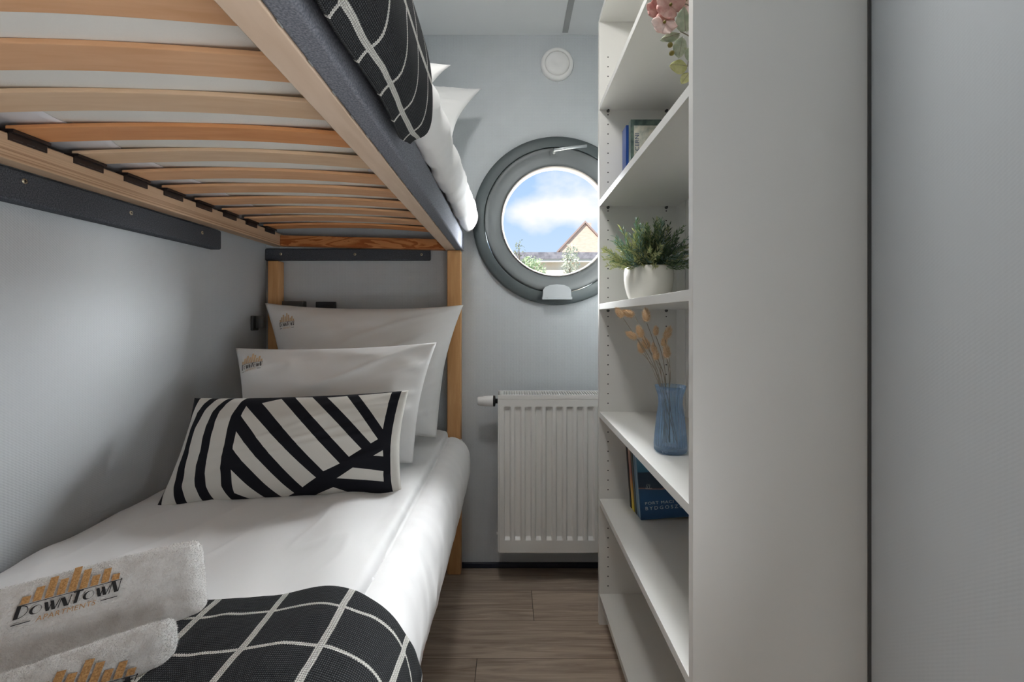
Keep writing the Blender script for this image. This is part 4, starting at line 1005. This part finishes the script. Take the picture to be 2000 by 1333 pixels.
M_yel = zramp('orange yellow spine', [(0, (.75, .62, .05)), (.25, (.72, .45, .05)), (.45, (.55, .22, .06)), (.6, (.35, .10, .08)), (1, (.55, .42, .3))], .22, ZF)
book(.405, 1.472, .026, .155, .215, ZF, (M_yel, M_yel), 'book with yellow to red spine on the lower shelf', lean)
book(.403, 1.499, .016, .15, .22, ZF, (M_black, M_black), 'black book at the far end of the lower row', lean)
ZCs = H+.4086
M_bk2 = mottle(mat('green and beige cover', (.4, .4, .33), .5), (.05, .10, .09), (.42, .42, .34), (14, 1, 9), 2.2, .46, .54, detail=5)
M_bk2s = mottle(mat('dark green spine', (.03, .05, .06), .4), (.01, .03, .035), (.08, .12, .10), ns=40)
def deco2(t_, lb):
    mb = MB(); x0_, z0_ = .388+.013, ZCs+.125
    for pl in text_polys('CERNI', 1, 1.0): mb.poly([(x0_+(1-b_)*.013, 1.45-.0016, z0_+a_*.055) for a_, b_ in pl][::-1])
    mb.build('cover_lettering', mat('navy lettering', (.02, .04, .10), .5), t_)
    mb = MB(); mb.box(x0_-.003, x0_+.070, 1.45-.0010, 1.45-.0002, ZCs+.03, ZCs+.205); mb.build('cover_panel', mottle(mat('beige panel', (.42, .41, .34), .5), (.30, .32, .28), (.50, .48, .40), ns=60), t_)
book(.388, 1.450, .026, .16, .225, ZCs, (M_bk2s, M_bk2s), 'dark green book with beige cover and vertical title on the upper shelf', 0, deco=deco2)
book(.386, 1.500, .050, .16, .228, ZCs, (mat('royal blue cover', (.02, .07, .28), .3),)*2, 'thick royal blue book standing behind the green one on the upper shelf', 0)

# ------------------------------------------------------------------ outside
M_grass = mottle(mat('gravel and dry grass', (.4, .38, .3), .9), (.36, .35, .27), (.46, .44, .38), ns=1)
o = MB().box(-60, 90, 2.3, 160, -.25, -.05).build('ground_outside', M_grass); o['kind'] = 'structure'
def gable_house(name, x0, x1, y0, y1, eave, peak, wallm, roofm, label, wins=()):
    t_ = thing(name, ((x0+x1)/2, (y0+y1)/2, 0), label, 'building'); xm = (x0+x1)/2; mb = MB()
    for y in (y0, y1): mb.v += [(x0, y, -.06), (x1, y, -.06), (x1, y, eave), (xm, y, peak), (x0, y, eave)]
    mb.f = [(0, 1, 2, 3, 4), (9, 8, 7, 6, 5), (0, 4, 9, 5), (1, 6, 7, 2)]; mb.m = [0]*4; mb.build('wall', wallm, t_)
    mb = MB()
    for s_, xe in ((-1, x0-.3), (1, x1+.3)):
        dz_ = (peak-eave)/((x1-x0)/2)*.3; b0 = len(mb.v)
        for y in (y0-.25, y1+.25): mb.v += [(xe, y, eave-dz_), (xm, y, peak+.03), (xm, y, peak+.28), (xe, y, eave-dz_+.22)]
        mb.f += [(b0, b0+1, b0+2, b0+3), (b0+7, b0+6, b0+5, b0+4), (b0, b0+4, b0+5, b0+1), (b0+3, b0+2, b0+6, b0+7), (b0, b0+3, b0+7, b0+4)]; mb.m += [0]*5
    mb.build('roof', roofm, t_)
    return t_
M_peach = mottle(mat('peach brick gable', (.62, .38, .27), .8), (.74, .52, .40), (.82, .62, .50), (1, 1, 4), 2)
h = gable_house('brick_house', 5.6, 11.1, 50, 62, H+7.5, H+10.4, M_peach, mat('house roof', (.42, .30, .26), .8), 'peach gabled house rising behind the low dark roof outside the porthole')
MB().box(8.9, 9.4, 52, 52.6, H+9.5, H+10.9).build('chimney', M_peach, h)
lb_ = thing('low_building', (3.5, 26, 0), 'long low pale building with dark roof edge outside the porthole', 'building')
MB().box(.2, 9.5, 25, 30, -.06, H+3.05).build('wall', mottle(mat('pale wall', (.75, .62, .48), .8), (.80, .64, .48), (.88, .84, .74), (.35, 1, .1), 3), lb_)
MB().box(-.4, 10, 24.6, 30.4, H+3.05, H+3.2).build('cornice', mat('white cornice', (.8, .78, .74), .7), lb_)
MB().box(-.6, 10, 24.5, 30.5, H+3.2, H+3.56).build('roof', mottle(mat('dark roof felt', (.16, .15, .16), .8), (.16, .15, .17), (.36, .34, .36), ns=3), lb_)
def crown(name, c_, r_, n_, lf, m, label, cat, trunk_h, seed):
    rnd = random.Random(seed); t_ = thing(name, (c_[0], c_[1], 0), label, cat); mb = MB()
    for _ in range(n_):
        a = rnd.uniform(0, 2*PI); ph_ = math.acos(rnd.uniform(-1, 1)); k_ = rnd.uniform(.3, 1)**.6*(1+.25*fbm(math.cos(a)*2, math.sin(a)*2, seed))
        p_ = Vector((c_[0]+r_[0]*k_*math.sin(ph_)*math.cos(a), c_[1]+r_[1]*k_*math.sin(ph_)*math.sin(a), c_[2]+r_[2]*k_*math.cos(ph_)))
        d = Vector((rnd.gauss(0, 1), rnd.gauss(0, 1), rnd.gauss(0, 1))).normalized(); e_ = d.cross(Vector((rnd.gauss(0, 1), rnd.gauss(0, 1), 1))).normalized()
        s_ = lf*rnd.uniform(.6, 1.3); mb.poly([p_-d*s_, p_+e_*s_*.5, p_+d*s_, p_-e_*s_*.5], 0)
    mb.build('foliage', m, t_)['kind'] = 'stuff'
    tr_ = MB().tube([(c_[0], c_[1], -.06), (c_[0]+.02, c_[1], trunk_h), (c_[0], c_[1], c_[2]+r_[2]*.7)], .06, 6, r1=.01)
    for k in range(9):
        a = rnd.uniform(0, 2*PI); z_ = trunk_h+(c_[2]-trunk_h)*rnd.random(); tr_.tube([(c_[0], c_[1], z_), (c_[0]+r_[0]*.8*math.cos(a), c_[1]+r_[1]*.8*math.sin(a), z_+r_[2]*.7)], .02, 4, r1=.005)
    tr_.build('trunk', mat('bark', (.2, .15, .1), .9), t_)
M_lf1 = mat('light leaf', (.58, .68, .42), .8); M_lf2 = mat('sage leaf', (.66, .68, .54), .8)
crown('bush', (.72, 16, H+1.68), (.62, .6, .50), 800, .06, M_lf1, 'pale green bush at the lower left of the porthole view', 'bush', 1.5, 3)
crown('tree', (2.30, 17, H+2.15), (.36, .36, .68), 420, .06, M_lf2, 'thin pale tree in front of the peach house outside', 'tree', 1.8, 4)
crown('shrub', (.32, 14.5, H+1.95), (.22, .22, .6), 130, .045, mat('grey twig leaf', (.25, .28, .2), .8), 'sparse twiggy shrub at the left edge of the porthole view', 'bush', 1.6, 9)
